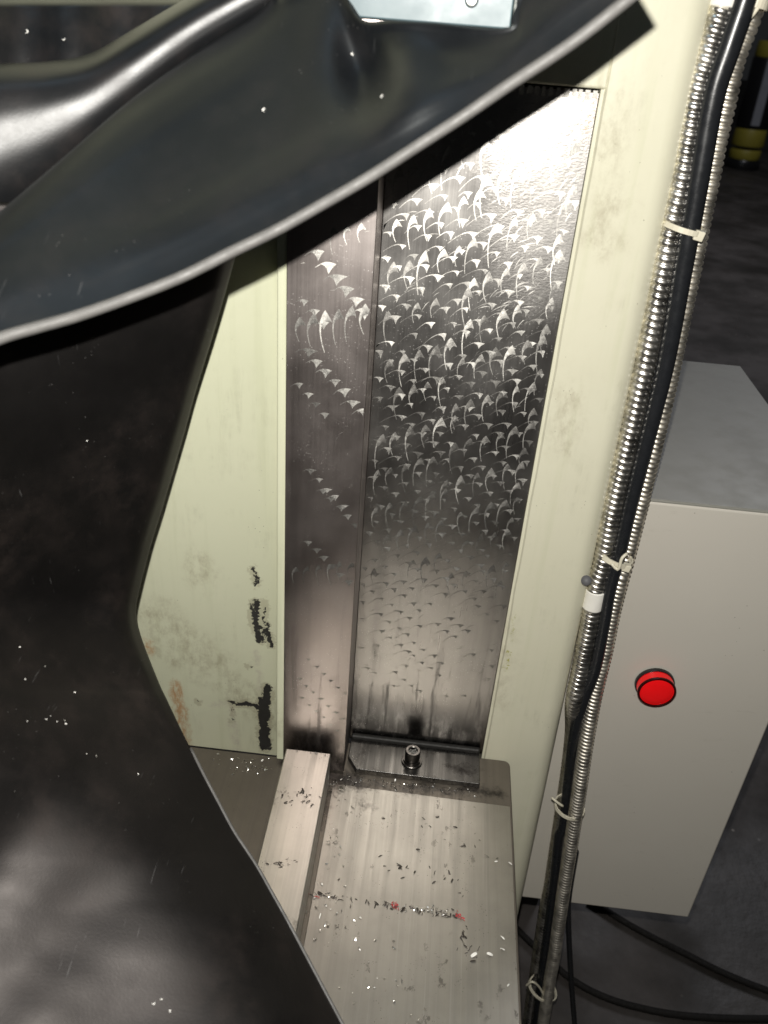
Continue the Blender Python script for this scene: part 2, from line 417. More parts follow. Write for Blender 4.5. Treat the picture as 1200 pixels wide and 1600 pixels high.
def tube(name, pts, rad, mat, parent=None, seg=14, step=.004, caps=True, kind=None):
    """rad: number or f(arc length, angle)"""
    P = resample(spline(pts, 24), step); Fr = frames(P)
    vs_, fs = [], []
    for i, (p, (n, b)) in enumerate(zip(P, Fr)):
        for k in range(seg):
            a = 2 * math.pi * k / seg
            r = rad(i * step, a) if callable(rad) else rad
            vs_.append(p + (n * math.cos(a) + b * math.sin(a)) * r)
    for i in range(len(P) - 1):
        for k in range(seg):
            fs.append((i * seg + k, i * seg + (k + 1) % seg, (i + 1) * seg + (k + 1) % seg, (i + 1) * seg + k))
    if caps:
        fs.append(tuple(range(seg))[::-1]); fs.append(tuple(range((len(P) - 1) * seg, len(P) * seg)))
    me = bpy.data.meshes.new(name); me.from_pydata([tuple(v) for v in vs_], [], fs)
    return link(name, me, mat, parent, True)
def sheet(name, net, n, mat, parent, thick, wob=0.0):
    """spline surface through a net of points, given a thickness behind it"""
    rows = [spline(r, n) for r in net]
    cols = [spline([rows[j][i] for j in range(len(rows))], n) for i in range(len(rows[0]))]
    W, H = len(cols), len(cols[0])
    V = [cols[i][j] for i in range(W) for j in range(H)]
    if wob:
        V = [v + Vector((0, -1, .3)) * wob * (noise.noise(v * 14) + .5 * noise.noise(v * 31)) for v in V]
    F = [(i * H + j, (i + 1) * H + j, (i + 1) * H + j + 1, i * H + j + 1) for i in range(W - 1) for j in range(H - 1)]
    me = bpy.data.meshes.new(name); me.from_pydata([tuple(v) for v in V], [], F)
    bm = bmesh.new(); bm.from_mesh(me)
    bmesh.ops.recalc_face_normals(bm, faces=bm.faces)
    # face the camera side outward
    s = sum((CP - f.calc_center_median()).dot(f.normal) for f in bm.faces)
    if s < 0: bmesh.ops.reverse_faces(bm, faces=bm.faces)
    bm.to_mesh(me); bm.free()
    o = link(name, me, mat, parent, True)
    md = o.modifiers.new('thickness', 'SOLIDIFY'); md.thickness = thick; md.offset = -1
    return o, cols

# ------------------------------------------------------------------ setting
bm = bmesh.new()
bmesh.ops.create_grid(bm, x_segments=1, y_segments=1, size=14)
for v in bm.verts: v.co += Vector((0, 4, -.45))
fl = from_bm('floor', bm, 'floor'); tag(fl, kind='structure')

# ------------------------------------------------------------------ machine column
col_t = thing('machine_column', (0.03, .03, 0), 'pale green cast machine column with polished vertical guideways', 'machine')
FY, GY, PY = .0085, .031, .0335        # faces: left green panel, right green panel, wide guideway
# right-hand flank: plan profile with a rebate beside the guideway and a rounded outer corner
prof = [(.1046, .30), (.1046, PY - .0004), (.1062, PY - .0008), (.1072, GY)]
for k in range(7):
    a = -math.pi / 2 + k / 6 * math.pi / 2
    prof.append((.137 + .0125 * math.cos(a), GY + .0125 + .0125 * math.sin(a)))
prof += [(.1495, .30)]
def flare(q):
    x, y, z = q
    return (x + (.0185 * (.5 - z) if x > .12 else 0), y, z)
bm = bmesh.new()
zs = [-.449 + k * (1.349 / 60) for k in range(61)]
ringv = []
for z in zs:
    r = []
    for i, p in enumerate(prof):
        w = .0007 * noise.noise(Vector((3.1, i * .2, z * 42))) if i in (2, 3) else 0
        r.append(bm.verts.new(flare((p[0] + w, p[1], z))))
    ringv.append(r)
for a, b in zip(ringv, ringv[1:]):
    for i in range(len(prof)):
        j = (i + 1) % len(prof)
        bm.faces.new((a[i], a[j], b[j], b[i]))
bm.faces.new(ringv[0][::-1]); bm.faces.new(ringv[-1])
right = from_bm('painted_flank', bm, 'green_right', col_t, True)
for p in right.data.polygons: p.use_smooth = True
right.modifiers.new('split', 'EDGE_SPLIT').split_angle = math.radians(35)
box('painted_header', (-.052, GY + .0003, .4605), (.1073, .29, .90), 'green_right', col_t, .0015)
# chamfered left-hand panel
prism('painted_panel', [(-.42, FY), (-.0490, FY), (-.0490, .30), (-.42, .30)], 2, .0005, .90, 'green_left', col_t)
box('painted_rim', (-.0489, .0022, .0035), (-.0436, .06, .90), 'green_left', col_t, .0010)
narrow = box('narrow_guideway', (-.0434, 0, .0012), (.0019, .06, .90), 'way_narrow', col_t, .0005)
wide = box('wide_guideway', (.0021, PY, .001), (.1044, .29, .4588), 'way_wide', col_t, .0004)
# ragged cut along the top edge of the wide guideway
bm = bmesh.new()
x = .004
while x < .1035:
    w = random.uniform(.0016, .0030)
    lo = Vector((x, PY - random.uniform(.0006, .0012), .4560 + random.uniform(-.0006, .0006)))
    hi = Vector((x + w, PY + .002, .4597))
    r = bmesh.ops.create_cube(bm, size=1)
    for v in r['verts']: v.co = Vector([lo[i] + (v.co[i] + .5) * (hi[i] - lo[i]) for i in range(3)])
    x += w + random.uniform(.0008, .002)
MAT['ragged'] = plain('burred_steel', (.55, .53, .49), .6, .3, .5, 800, .3)
tag(from_bm('ragged_top_edge', bm, 'ragged', wide), kind='stuff')

# crescent scraping marks, shallow cuts left by the hand scraper
def bez(p0, p1, p2, n=7):
    return [tuple((1 - t) ** 2 * p0[i] + 2 * t * (1 - t) * p1[i] + t * t * p2[i] for i in (0, 1)) for t in [k / n for k in range(n + 1)]]
def fin():       # steep fin with a long thin leg
    L = random.uniform(15, 26); w = random.uniform(.75, 1.2); h = random.uniform(.8, 1.2)
    out = [(p, .9) for p in bez((-1.0, -L), (-4.6, -L * .5), (-3.0, -3.0), 8)] + [(p, .75) for p in bez((-2.6, -2.0), (-1.4, 1.6 * h), (.6, 3.4 * h), 4)]
    inn = [(p, .55) for p in bez((4.6 * w, -3.6), (2.4, 1.0), (.6, 3.4 * h), 4)[::-1]]
    back = [(p, .45) for p in bez((4.6 * w, -3.6), (1.4, -1.6), (-1.6, -5.0), 5)] + [(p, .9) for p in bez((-2.2, -6.5), (-3.7, -L * .5), (-.55, -L), 6)]
    return out + inn[1:] + back[1:]
def moon():      # fan with a tail sweeping to the lower left
    L = random.uniform(5, 17); w = random.uniform(.75, 1.15); d = random.uniform(.8, 1.4)
    top = [(p, .35 + .07 * i) for i, p in enumerate(bez((-L, -L * .62), (-L * .35, .6), (0, 1.2), 7))] + [(p, 1.0) for p in bez((.6, 1.3), (3.6, 1.9), (6.6 * w, 1.0), 4)]
    bot = [(p, .8) for p in bez((6.6 * w, 1.0), (4.2, -.8), (3.4, -3.8 * d), 4)] + [(p, .7) for p in bez((3.0, -3.0 * d), (2.2, -.2), (-.8, .2), 4)] + [(p, .4) for p in bez((-1.4, .1), (-L * .45, -1.0), (-L, -L * .66), 5)]
    return top + bot[1:]
def wedge():     # short bright triangular fleck
    L = random.uniform(3, 6); w = random.uniform(.85, 1.2)
    top = [(p, .7) for p in bez((-L, -L * .5), (-L * .3, .8), (1.0, 1.5), 4)] + [(p, 1.0) for p in bez((1.6, 1.6), (4.2, 2.0), (7.6 * w, 1.2), 3)]
    bot = [(p, 1.0) for p in bez((7.6 * w, 1.2), (4.6, -1.0), (3.2, -4.6), 4)] + [(p, .9) for p in bez((2.8, -3.6), (1.8, -.4), (-.8, 0), 3)] + [(p, .6) for p in bez((-1.2, -.1), (-L * .5, -.9), (-L, -L * .55), 3)]
    return top + bot[1:]
def blade():     # short open flick
    L = random.uniform(3, 6)
    return [(p, .7) for p in bez((-L, -L), (-.5, 1.0), (L * .8, 1.2), 5) + bez((L * .8, 1.2), (.4, .2), (-L, -L), 5)[1:]]
def add_marks(name, parent, y, x0, x1, z0, z1, spots):
    V, Fc, tilt, fade = [], [], [], []
    for shape, x, z, s, rot in spots:
        pts = shape(); c, sn = math.cos(rot), math.sin(rot)
        q = [(x + (p[0] * c - p[1] * sn) * s * .001, z + (p[0] * sn + p[1] * c) * s * .001) for p, _f in pts]
        q = [(min(max(a, x0 + .0004), x1 - .0004), min(max(b, z0), z1)) for a, b in q]
        i0 = len(V); lift = random.uniform(.00005, .00016)
        V += [(a, y - lift, b) for a, b in q]
        Fc.append(tuple(range(i0, i0 + len(q))))
        k = random.random(); br_ = random.uniform(.62, 1.0)
        fade += [f * br_ for _p, f in pts]
        tilt.append((.5 + random.gauss(0, .07), .5, .5 + (.11 + .16 * k)))
    me = bpy.data.meshes.new(name); me.from_pydata(V, [], Fc)
    at = me.attributes.new('tilt', 'FLOAT_COLOR', 'FACE')
    for i, t in enumerate(tilt): at.data[i].color = (*t, 1)
    fa = me.attributes.new('fade', 'FLOAT', 'POINT')
    fa.data.foreach_set('value', fade)
    bm = bmesh.new(); bm.from_mesh(me)
    for f in bm.faces:
        f.normal_update()
        if f.normal.y > 0: f.normal_flip()
    bmesh.ops.triangulate(bm, faces=bm.faces, ngon_method='EAR_CLIP'); bm.to_mesh(me); bm.free()
    o = link(name, me, 'scrape', parent)
    return tag(o, kind='stuff')
J = lambda a: random.uniform(-a, a)
spots = []
for r in range(-4, 32):                      # rows of overlapping strokes, each row stepping down to the right
    for blk in range(3):
        bx, bz = .004 + .040 * blk + J(.0016),   .452 - .0138 * r + J(.0016) - .004 * blk
        low = max(.30, min(1.0, (bz - .03) / .16))
        for k in range(6):
            x, z = bx + .0069 * k + J(.0008), bz - .0050 * k + J(.0008)
            if .003 < x < .103 and .055 < z < .452 and random.random() < .88 * low + .1: spots.append((moon, x, z, random.uniform(.55, .82) * (.6 + .4 * low), J(.14)))
for r in range(-4, 18):                      # steeper cross strokes, rising to the right
    for blk in range(3):
        bx, bz = .010 + .044 * blk + J(.002), .440 - .0255 * r + J(.002)
        for k in range(6):
            x, z = bx + .0086 * k + J(.0010), bz + .0036 * k + J(.0010)
            if .004 < x < .100 and .17 + J(.03) < z < .445 and random.random() < .9: spots.append((fin, x, z, random.uniform(.58, .88), J(.12)))
for k in range(150):
    x, z = random.uniform(.004, .101), random.uniform(.05, .45)
    spots.append((blade, x, z, random.uniform(.25, .7), J(.5)))
for k in range(120):
    x = random.uniform(.06, .101); spots.append((blade, x, random.uniform(.34, .455), random.uniform(.4, .9), J(.5)))
add_marks('scraping_marks', wide, PY, .0025, .104, .03, .4585, spots)
spots = []
for sx, sz, n, sh, sc_ in [(-0.0301, 0.3775, 6, 0, 1.0), (-0.0357, 0.3523, 3, 0, 0.7), (-0.0362, 0.3418, 6, 1, 0.8), (-0.0338, 0.3248, 7, 0, 0.85), (-0.0303, 0.2511, 5, 0, 0.6), (-0.0223, 0.239, 5, 0, 0.65), (-0.0362, 0.1789, 6, 1, 0.6), (-0.0309, 0.2009, 6, 0, 0.7), (-0.0378, 0.3049, 4, 0, 0.6), (-0.02, 0.3899, 4, 1, 0.5), (-0.0274, 0.1058, 6, 0, 0.4), (-0.0337, 0.0876, 7, 0, 0.4), (-0.0312, 0.0701, 7, 0, 0.35)]:
    for k in range(n):
        if sh == 1: x, z = sx + .0070 * k, sz + .0018 * k
        else: x, z = sx + .0052 * k, sz - .0055 * k
        if x < .000: spots.append(((wedge, fin, blade)[sh], x + J(.0006), z + J(.0006), sc_ * random.uniform(.85, 1.1), J(.15)))
for k in range(60): spots.append((blade, random.uniform(-.040, -.002), random.uniform(.10, .42), random.uniform(.12, .4), J(.8)))
add_marks('scraping_marks', narrow, 0, -.0428, .0012, .02, .60, spots)

# ------------------------------------------------------------------ machine base
base_t = thing('machine_base', (0, -.1, -.44), 'grey steel machine base with a smooth machined top face', 'machine base')
c = [(-.42, -.200), (.126, -.200)]
for k in range(6):
    a = k / 5 * math.pi / 2
    c.append((.121 + .005 * math.cos(a), .0255 + .005 * math.sin(a)))
c += [(-.0436, .0305), (-.0436, .0083), (-.42, .0083)]
prism('slab', c, 2, -.449, 0, 'base', base_t, .0012)
pad = prism('machined_face', [(-.0045, -.197), (.1245, -.197), (.1245, -.0135), (.002, -.0115), (-.0045, -.0125)], 2, -.004, .0009, 'pad', base_t, .0004)
bar_t = box('flat_bar', (-.0392, -.196, .0002), (-.0071, -.0113, .0310), 'bar', None, .0009)
tag(bar_t, 'bright flat steel bar lying along the base beside the machined face', 'bar')

# ------------------------------------------------------------------ angle bracket and bolt
MAT['oil_black'] = plain('oil_soaked_steel', (.022, .021, .019), .55, .3, .6, 300, .4)
br = thing('angle_bracket', (.053, .015, 0), 'black oily angle bracket bolted down at the foot of the wide guideway', 'bracket')
FZ = .0050
foot = prism('foot', [(.0035, .0305), (.0035, .0120), (.0105, .0008), (.1022, .0002), (.1022, .0305)], 2, .0004, FZ, 'black_steel', br, .0006)
box('upright', (.0035, .0288, FZ - .001), (.1022, .0333, .0088), 'oil_black', br, .0016)
bolt = thing('bolt', (.0512, .0140, FZ), None, None)
bolt.parent = br; bolt.location = Vector((.0512, .0140, FZ)) - br.location
def ring(name, cx, cy, prof_, mat, parent, seg=32, rimj=0.0):
    """lathe about a vertical axis; profile of (radius, z)"""
    V, Fc = [], []
    for k in range(seg):
        a = 2 * math.pi * k / seg
        for r, z in prof_:
            V.append((cx + r * math.cos(a), cy + r * math.sin(a), z))
    n = len(prof_)
    for k in range(seg):
        for i in range(n - 1):
            Fc.append((k * n + i, ((k + 1) % seg) * n + i, ((k + 1) % seg) * n + i + 1, k * n + i + 1))
    me = bpy.data.meshes.new(name); me.from_pydata(V, [], Fc)
    bm = bmesh.new(); bm.from_mesh(me)
    bmesh.ops.remove_doubles(bm, verts=bm.verts, dist=1e-6)
    bmesh.ops.recalc_face_normals(bm, faces=bm.faces); bm.to_mesh(me); bm.free()
    o = link(name, me, mat, parent, True)
    o.modifiers.new('split', 'EDGE_SPLIT').split_angle = math.radians(40)
    return o
bx, by = .0512, .0140
ring('plain_washer', bx, by, [(0.00387, FZ), (0.00757, FZ), (0.00774, FZ + .0003), (0.00774, FZ + .0012), (0.00740, FZ + .0015), (0.00387, FZ + .0015)], 'bolt', bolt)
ring('spring_washer', bx, by, [(0.00387, FZ + .0015), (0.00636, FZ + .0015), (0.00645, FZ + .0035), (0.00387, FZ + .0036)], 'bolt', bolt)
ring('bolt_head', bx, by, [(.0, FZ + .0036), (0.00533, FZ + .0036), (0.00568, FZ + .0040), (0.00568, FZ + .0112), (0.00516, FZ + .0119), (0.00361, FZ + .0119), (0.00318, FZ + .0115), (0.00310, FZ + .0075), (0, FZ + .0075)], 'bolt', bolt)
bm = bmesh.new()
for k in range(26):
    r = bmesh.ops.create_icosphere(bm, subdivisions=1, radius=random.uniform(.0004, .0009))
    a, q = random.uniform(0, 6.28), random.uniform(0, .0028)
    for v in r['verts']: v.co += Vector((bx + q * math.cos(a), by + q * math.sin(a), FZ + .0102 + J(.0008)))
tag(from_bm('packed_swarf', bm, 'dirt', bolt), kind='stuff')

# ------------------------------------------------------------------ grey control cabinet
CY = .066
cab = thing('control_cabinet', (.24, .19, -.45), 'grey sheet metal control cabinet with a red pilot lamp', 'cabinet')
X0, X1, Z0, Z1 = .1605, 0.3215, -0.212, 0.2191
YB = 0.3431
box('cabinet_body', (X0, CY, Z0), (X1, YB, Z1 - .0016), 'cab', cab, .0022, 3)
MAT['shaded_top'] = plain('shaded_cabinet_paint', (.22, .215, .19), .45, 0, .12, 30, .06)  # cabinet grey darkened: the top's dimness under grazing flash, put into the colour
box('cabinet_top_shaded', (X0 + .0006, CY + .0008, Z1 - .0030), (X1 - .0006, YB - .0006, Z1), 'shaded_top', cab, .0012, 2)  # thin sheet added to carry the shaded colour of the top
box('plinth', (X0 + .01, CY + .16, -.4495), (X0 + .07, YB - .02, Z0 + .001), 'cab_dark', cab, .002)
lx, lz = 0.2271, 0.063
pl = thing('pilot_lamp', (lx, CY, lz), None, None); pl.parent = cab; pl.location = Vector((lx, CY, lz)) - cab.location
def knob(name, prof_, mat, parent):
    o = ring(name, 0, 0, prof_, mat, None, 40)
    o.data.transform(Matrix.Translation((lx, CY, lz)) @ Matrix.Rotation(math.radians(90), 4, 'X'))
    o.parent = parent
    o.matrix_parent_inverse = Matrix.Translation(-(parent.location + parent.parent.location))
    return o
knob('bezel', [(0, .0002), (.0143, .0002), (.0147, .0008), (.0147, .0030), (.0143, .0036), (0, .0036)], 'black_plastic', pl)
knob('lens', [(.0136, .0036), (.0137, .0100), (.0134, .0108), (.0126, .0110), (.0121, .0108), (.0115, .0112), (.0070, .0121), (0, .0124)], 'lens', pl)
knob('lens_rim', [(.0138, .0098), (.0142, .0102), (.0142, .0112), (.0138, .0117), (.0128, .0119), (.0124, .0116), (.0124, .0108)], 'lens_rim', pl)

# ------------------------------------------------------------------ conduits and cables
def humps(r, pitch, depth, hel=1):
    def f(s, a):
        ph = (s / pitch + hel * a / (2 * math.pi)) % 1.0
        q = min(1.0, abs(2 * ph - 1) * 1.04)
        return r * (1 - depth * (1 - math.sqrt(max(0.0, 1 - q * q)))) * (1 + .010 * math.sin(s * 90 + a))
    return f
c1 = tube('flexible_conduit', [(0.1551, 0.04, 0.6222), (0.1552, 0.04, 0.5582), (0.1544, 0.04, 0.5162), (0.1542, 0.04, 0.5011), (0.1529, 0.04, 0.4813), (0.1518, 0.04, 0.4604), (0.1544, 0.04, 0.4215), (0.1545, 0.04, 0.4007), (0.1557, 0.04, 0.3741), (0.1573, 0.04, 0.3429), (0.1583, 0.04, 0.3125), (0.1591, 0.04, 0.2671), (0.1595, 0.04, 0.2214), (0.1615, 0.04, 0.1871), (0.1609, 0.04, 0.1598), (0.1625, 0.04, 0.1309), (0.1639, 0.04, 0.0901), (0.1652, 0.04, 0.058), (0.1755, 0.0585, 0.0057), (0.1799, 0.0585, -0.0447), (0.1848, 0.0585, -0.1157), (0.1887, 0.0585, -0.1718), (0.1918, 0.0585, -0.2328), (0.1977, 0.0585, -0.3148), (0.2042, 0.0585, -0.406), (0.2122, 0.0585, -0.5079)], humps(.0066, .0041, .21), 'conduit', None, 20, .0041 / 8)
tag(c1, 'thicker bright ribbed steel conduit running beside the green column edge', 'conduit', 'flexible steel conduits')
c2 = tube('flexible_conduit', [(0.1725, 0.05, 0.6255), (0.1727, 0.05, 0.5604), (0.1714, 0.05, 0.5126), (0.1708, 0.05, 0.4948), (0.1685, 0.05, 0.4767), (0.1691, 0.05, 0.4608), (0.1696, 0.05, 0.4385), (0.1709, 0.05, 0.4212), (0.172, 0.05, 0.3987), (0.174, 0.05, 0.3605), (0.1772, 0.05, 0.2901), (0.1782, 0.05, 0.2321), (0.1786, 0.05, 0.1825), (0.1771, 0.046, 0.1683), (0.1774, 0.046, 0.1395), (0.1789, 0.046, 0.1081), (0.1795, 0.0446, 0.0666), (0.181, 0.0413, 0.0243), (0.1842, 0.038, -0.0207), (0.188, 0.038, -0.0689), (0.1918, 0.038, -0.1168), (0.1962, 0.038, -0.1727), (0.2018, 0.038, -0.2381), (0.2067, 0.038, -0.3099), (0.2114, 0.038, -0.3654), (0.2199, 0.038, -0.4626)], humps(.0058, .0034, .22), 'conduit2', None, 18, .0034 / 8)
tag(c2, 'thinner dull ribbed steel conduit emerging below the middle cable tie', 'conduit', 'flexible steel conduits')
k1 = tube('black_cable', [(0.1614, 0.036, 0.6214), (0.1622, 0.036, 0.5581), (0.1633, 0.036, 0.5167), (0.1627, 0.036, 0.5017), (0.1607, 0.036, 0.482), (0.159, 0.036, 0.4613), (0.1616, 0.036, 0.4247), (0.1633, 0.036, 0.4023), (0.1651, 0.036, 0.3761), (0.1674, 0.036, 0.3452), (0.1688, 0.036, 0.3152), (0.1689, 0.036, 0.2702), (0.169, 0.036, 0.225), (0.1697, 0.036, 0.1908), (0.1694, 0.036, 0.1639), (0.1713, 0.036, 0.1353), (0.173, 0.036, 0.095), (0.1714, 0.0393, 0.0596), (0.1722, 0.0431, 0.0211), (0.1779, 0.048, -0.0331), (0.1831, 0.048, -0.0862), (0.1822, 0.048, -0.1027), (0.1877, 0.048, -0.1573), (0.1931, 0.048, -0.2165), (0.1981, 0.048, -0.2756), (0.2082, 0.048, -0.3851), (0.2185, 0.048, -0.4841)], lambda s, a: .0058 - .0017 * min(1, max(0, (s - .15) / .3)), 'cable', None, 16)
tag(k1, 'smooth black cable running between the two ribbed conduits', 'cable')
k2 = tube('black_cable', [(0.2005, 0.052, -0.1212), (0.2053, 0.052, -0.1822), (0.2113, 0.052, -0.2188), (0.2276, 0.052, -0.297), (0.247, 0.052, -0.3834), (0.2692, 0.052, -0.4793)], .0026, 'cable', None, 10)
tag(k2, 'thin black cable hanging straight down below the cabinet', 'cable')
MAT['dull_cable'] = plain('dusty_cable_sheath', (.011, .010, .009), .75, 0, .3, 160, .2, .2)
def flo(name, pts, label, r=.0038):
    o = tube(name, pts, r, 'dull_cable', None, 10, .008); tag(o, label, 'cable', 'cables lying on the floor'); return o
flo('floor_cable', [(0.1675, 0.228, -0.445), (0.2087, 0.1838, -0.445), (0.2336, 0.161, -0.445), (0.2609, 0.1372, -0.445), (0.295, 0.1212, -0.445), (0.3363, 0.1131, -0.445), (0.392, 0.1111, -0.445), (0.4778, 0.1193, -0.445), (0.5525, 0.1337, -0.445), (0.8044, 0.2142, -0.445), (1.2088, 0.4726, -0.445)], 'black cable curving along the bottom of the dark floor')
flo('floor_cable', [(0.2944, 0.241, -0.445), (0.334, 0.2163, -0.445), (0.3657, 0.2, -0.445), (0.4003, 0.1846, -0.445), (0.4405, 0.1667, -0.445), (0.4873, 0.1519, -0.445), (0.5538, 0.1373, -0.445), (0.7548, 0.1215, -0.445), (0.9991, 0.1798, -0.445)], 'black cable crossing the dark floor just below the cabinet')

def band(name, c, ax, ay, up, w, t, mat, parent=None, seg=28):
    """flat strap round an oval: half axes ax, ay, strap width w along `up`"""
    V, Fc = [], []; up = up.normalized()
    for k in range(seg):
        a = 2 * math.pi * k / seg
        d = ax * math.cos(a) + ay * math.sin(a); e = d.normalized()
        for s, h in ((0, -.5), (0, .5), (1, .5), (1, -.5)):
            V.append(tuple(c + d + e * t * s + up * w * h))
    for k in range(seg):
        j = (k + 1) % seg
        for i in range(4): Fc.append((k * 4 + i, k * 4 + (i + 1) % 4, j * 4 + (i + 1) % 4, j * 4 + i))
    me = bpy.data.meshes.new(name); me.from_pydata(V, [], Fc)
    bm = bmesh.new(); bm.from_mesh(me); bmesh.ops.recalc_face_normals(bm, faces=bm.faces); bm.to_mesh(me); bm.free()
    return link(name, me, mat, parent)
def tie(p, q, y, label, w=.0028, head=True, tail=None, depth=.0112):
    p, q = Vector(p), Vector(q); c = (p + q) / 2; c.y = y
    ax = (q - p) / 2; ax.y = 0
    up = Vector((0, -1, 0)).cross(ax)
    t = thing('cable_tie', tuple(c), label, 'cable tie', 'nylon cable ties round the conduits')
    band('strap', c, ax, Vector((0, -depth, 0)), up, w, .0011, 'tie', t)
    if head:
        h = q + Vector((-.004, 0, 0)); h.y = y - depth * .75
        o = box('locking_head', (-.0026, -.0022, -.0026), (.0026, .0022, .0026), 'tie', None, .0006)
        o.data.transform(Matrix.Translation(h) @ Matrix.Rotation(.2, 4, 'Y'))
        o.parent = t; o.matrix_parent_inverse = Matrix.Translation(-t.location)
    if tail:
        tube('tail', tail, .0011, 'tie', t, 6, .002)
    return t
tie((0.15025, 0.04, 0.40035), (0.17164, 0.04, 0.3966), .040, 'cream cable tie with a square head round the upper part of the conduits')
tie((0.15712, 0.042, 0.19127), (0.17937, 0.042, 0.18495), .042, 'looped cream cable tie halfway down the conduits above the white sleeve', .0034, True, [(0.16428, 0.03, 0.18918), (0.16915, 0.028, 0.18615), (0.1697, 0.028, 0.19524), (0.174, 0.03, 0.19941)])
tie((0.17138, 0.044, -0.05673), (0.19425, 0.044, -0.0604), .044, 'thin grey cable tie with a stub near the foot of the cabinet', .0028, False, [(0.16499, 0.036, -0.0408), (0.16923, 0.034, -0.04293), (0.17503, 0.034, -0.04717)])
tie((0.19041, 0.044, -0.31327), (0.21702, 0.044, -0.32485), .046, 'lowest pale cable tie with a curled end at the bottom edge', .0028, False, [(0.18376, 0.034, -0.29728), (0.18799, 0.032, -0.28645), (0.19649, 0.034, -0.29761), (0.20348, 0.036, -0.31367)])
tie((0.16078, 0.042, 0.50258), (0.17557, 0.042, 0.50048), .045, 'beige cable tie round the conduits at the top right corner', .005, False, [(0.16728, 0.036, 0.49481), (0.16902, 0.034, 0.49906), (0.17155, 0.036, 0.50429)])
s = tube('white_sleeve', [(0.1615, 0.04, 0.161), (0.1616, 0.04, 0.154), (0.1614, 0.04, 0.1458)], .0072, 'white_tape', None, 20, .0008)
tag(s, 'short white sleeve wrapped round the thicker conduit', 'sleeve')
s = tube('white_sleeve', [(0.1559, 0.04, 0.5088), (0.1551, 0.04, 0.5032), (0.1548, 0.04, 0.4978)], .0072, 'white_tape', None, 20, .0008)
tag(s, 'pale tape wrapped round the thicker conduit at the top edge', 'sleeve')
g = tube('clip_button', [(0.1521, 0.034, 0.1709), (0.1507, 0.028, 0.175), (0.1501, 0.0255, 0.1768)], .0034, 'clip_grey', None, 16, .001)
tag(g, 'small grey button clip on the column edge beside the conduit', 'clip')

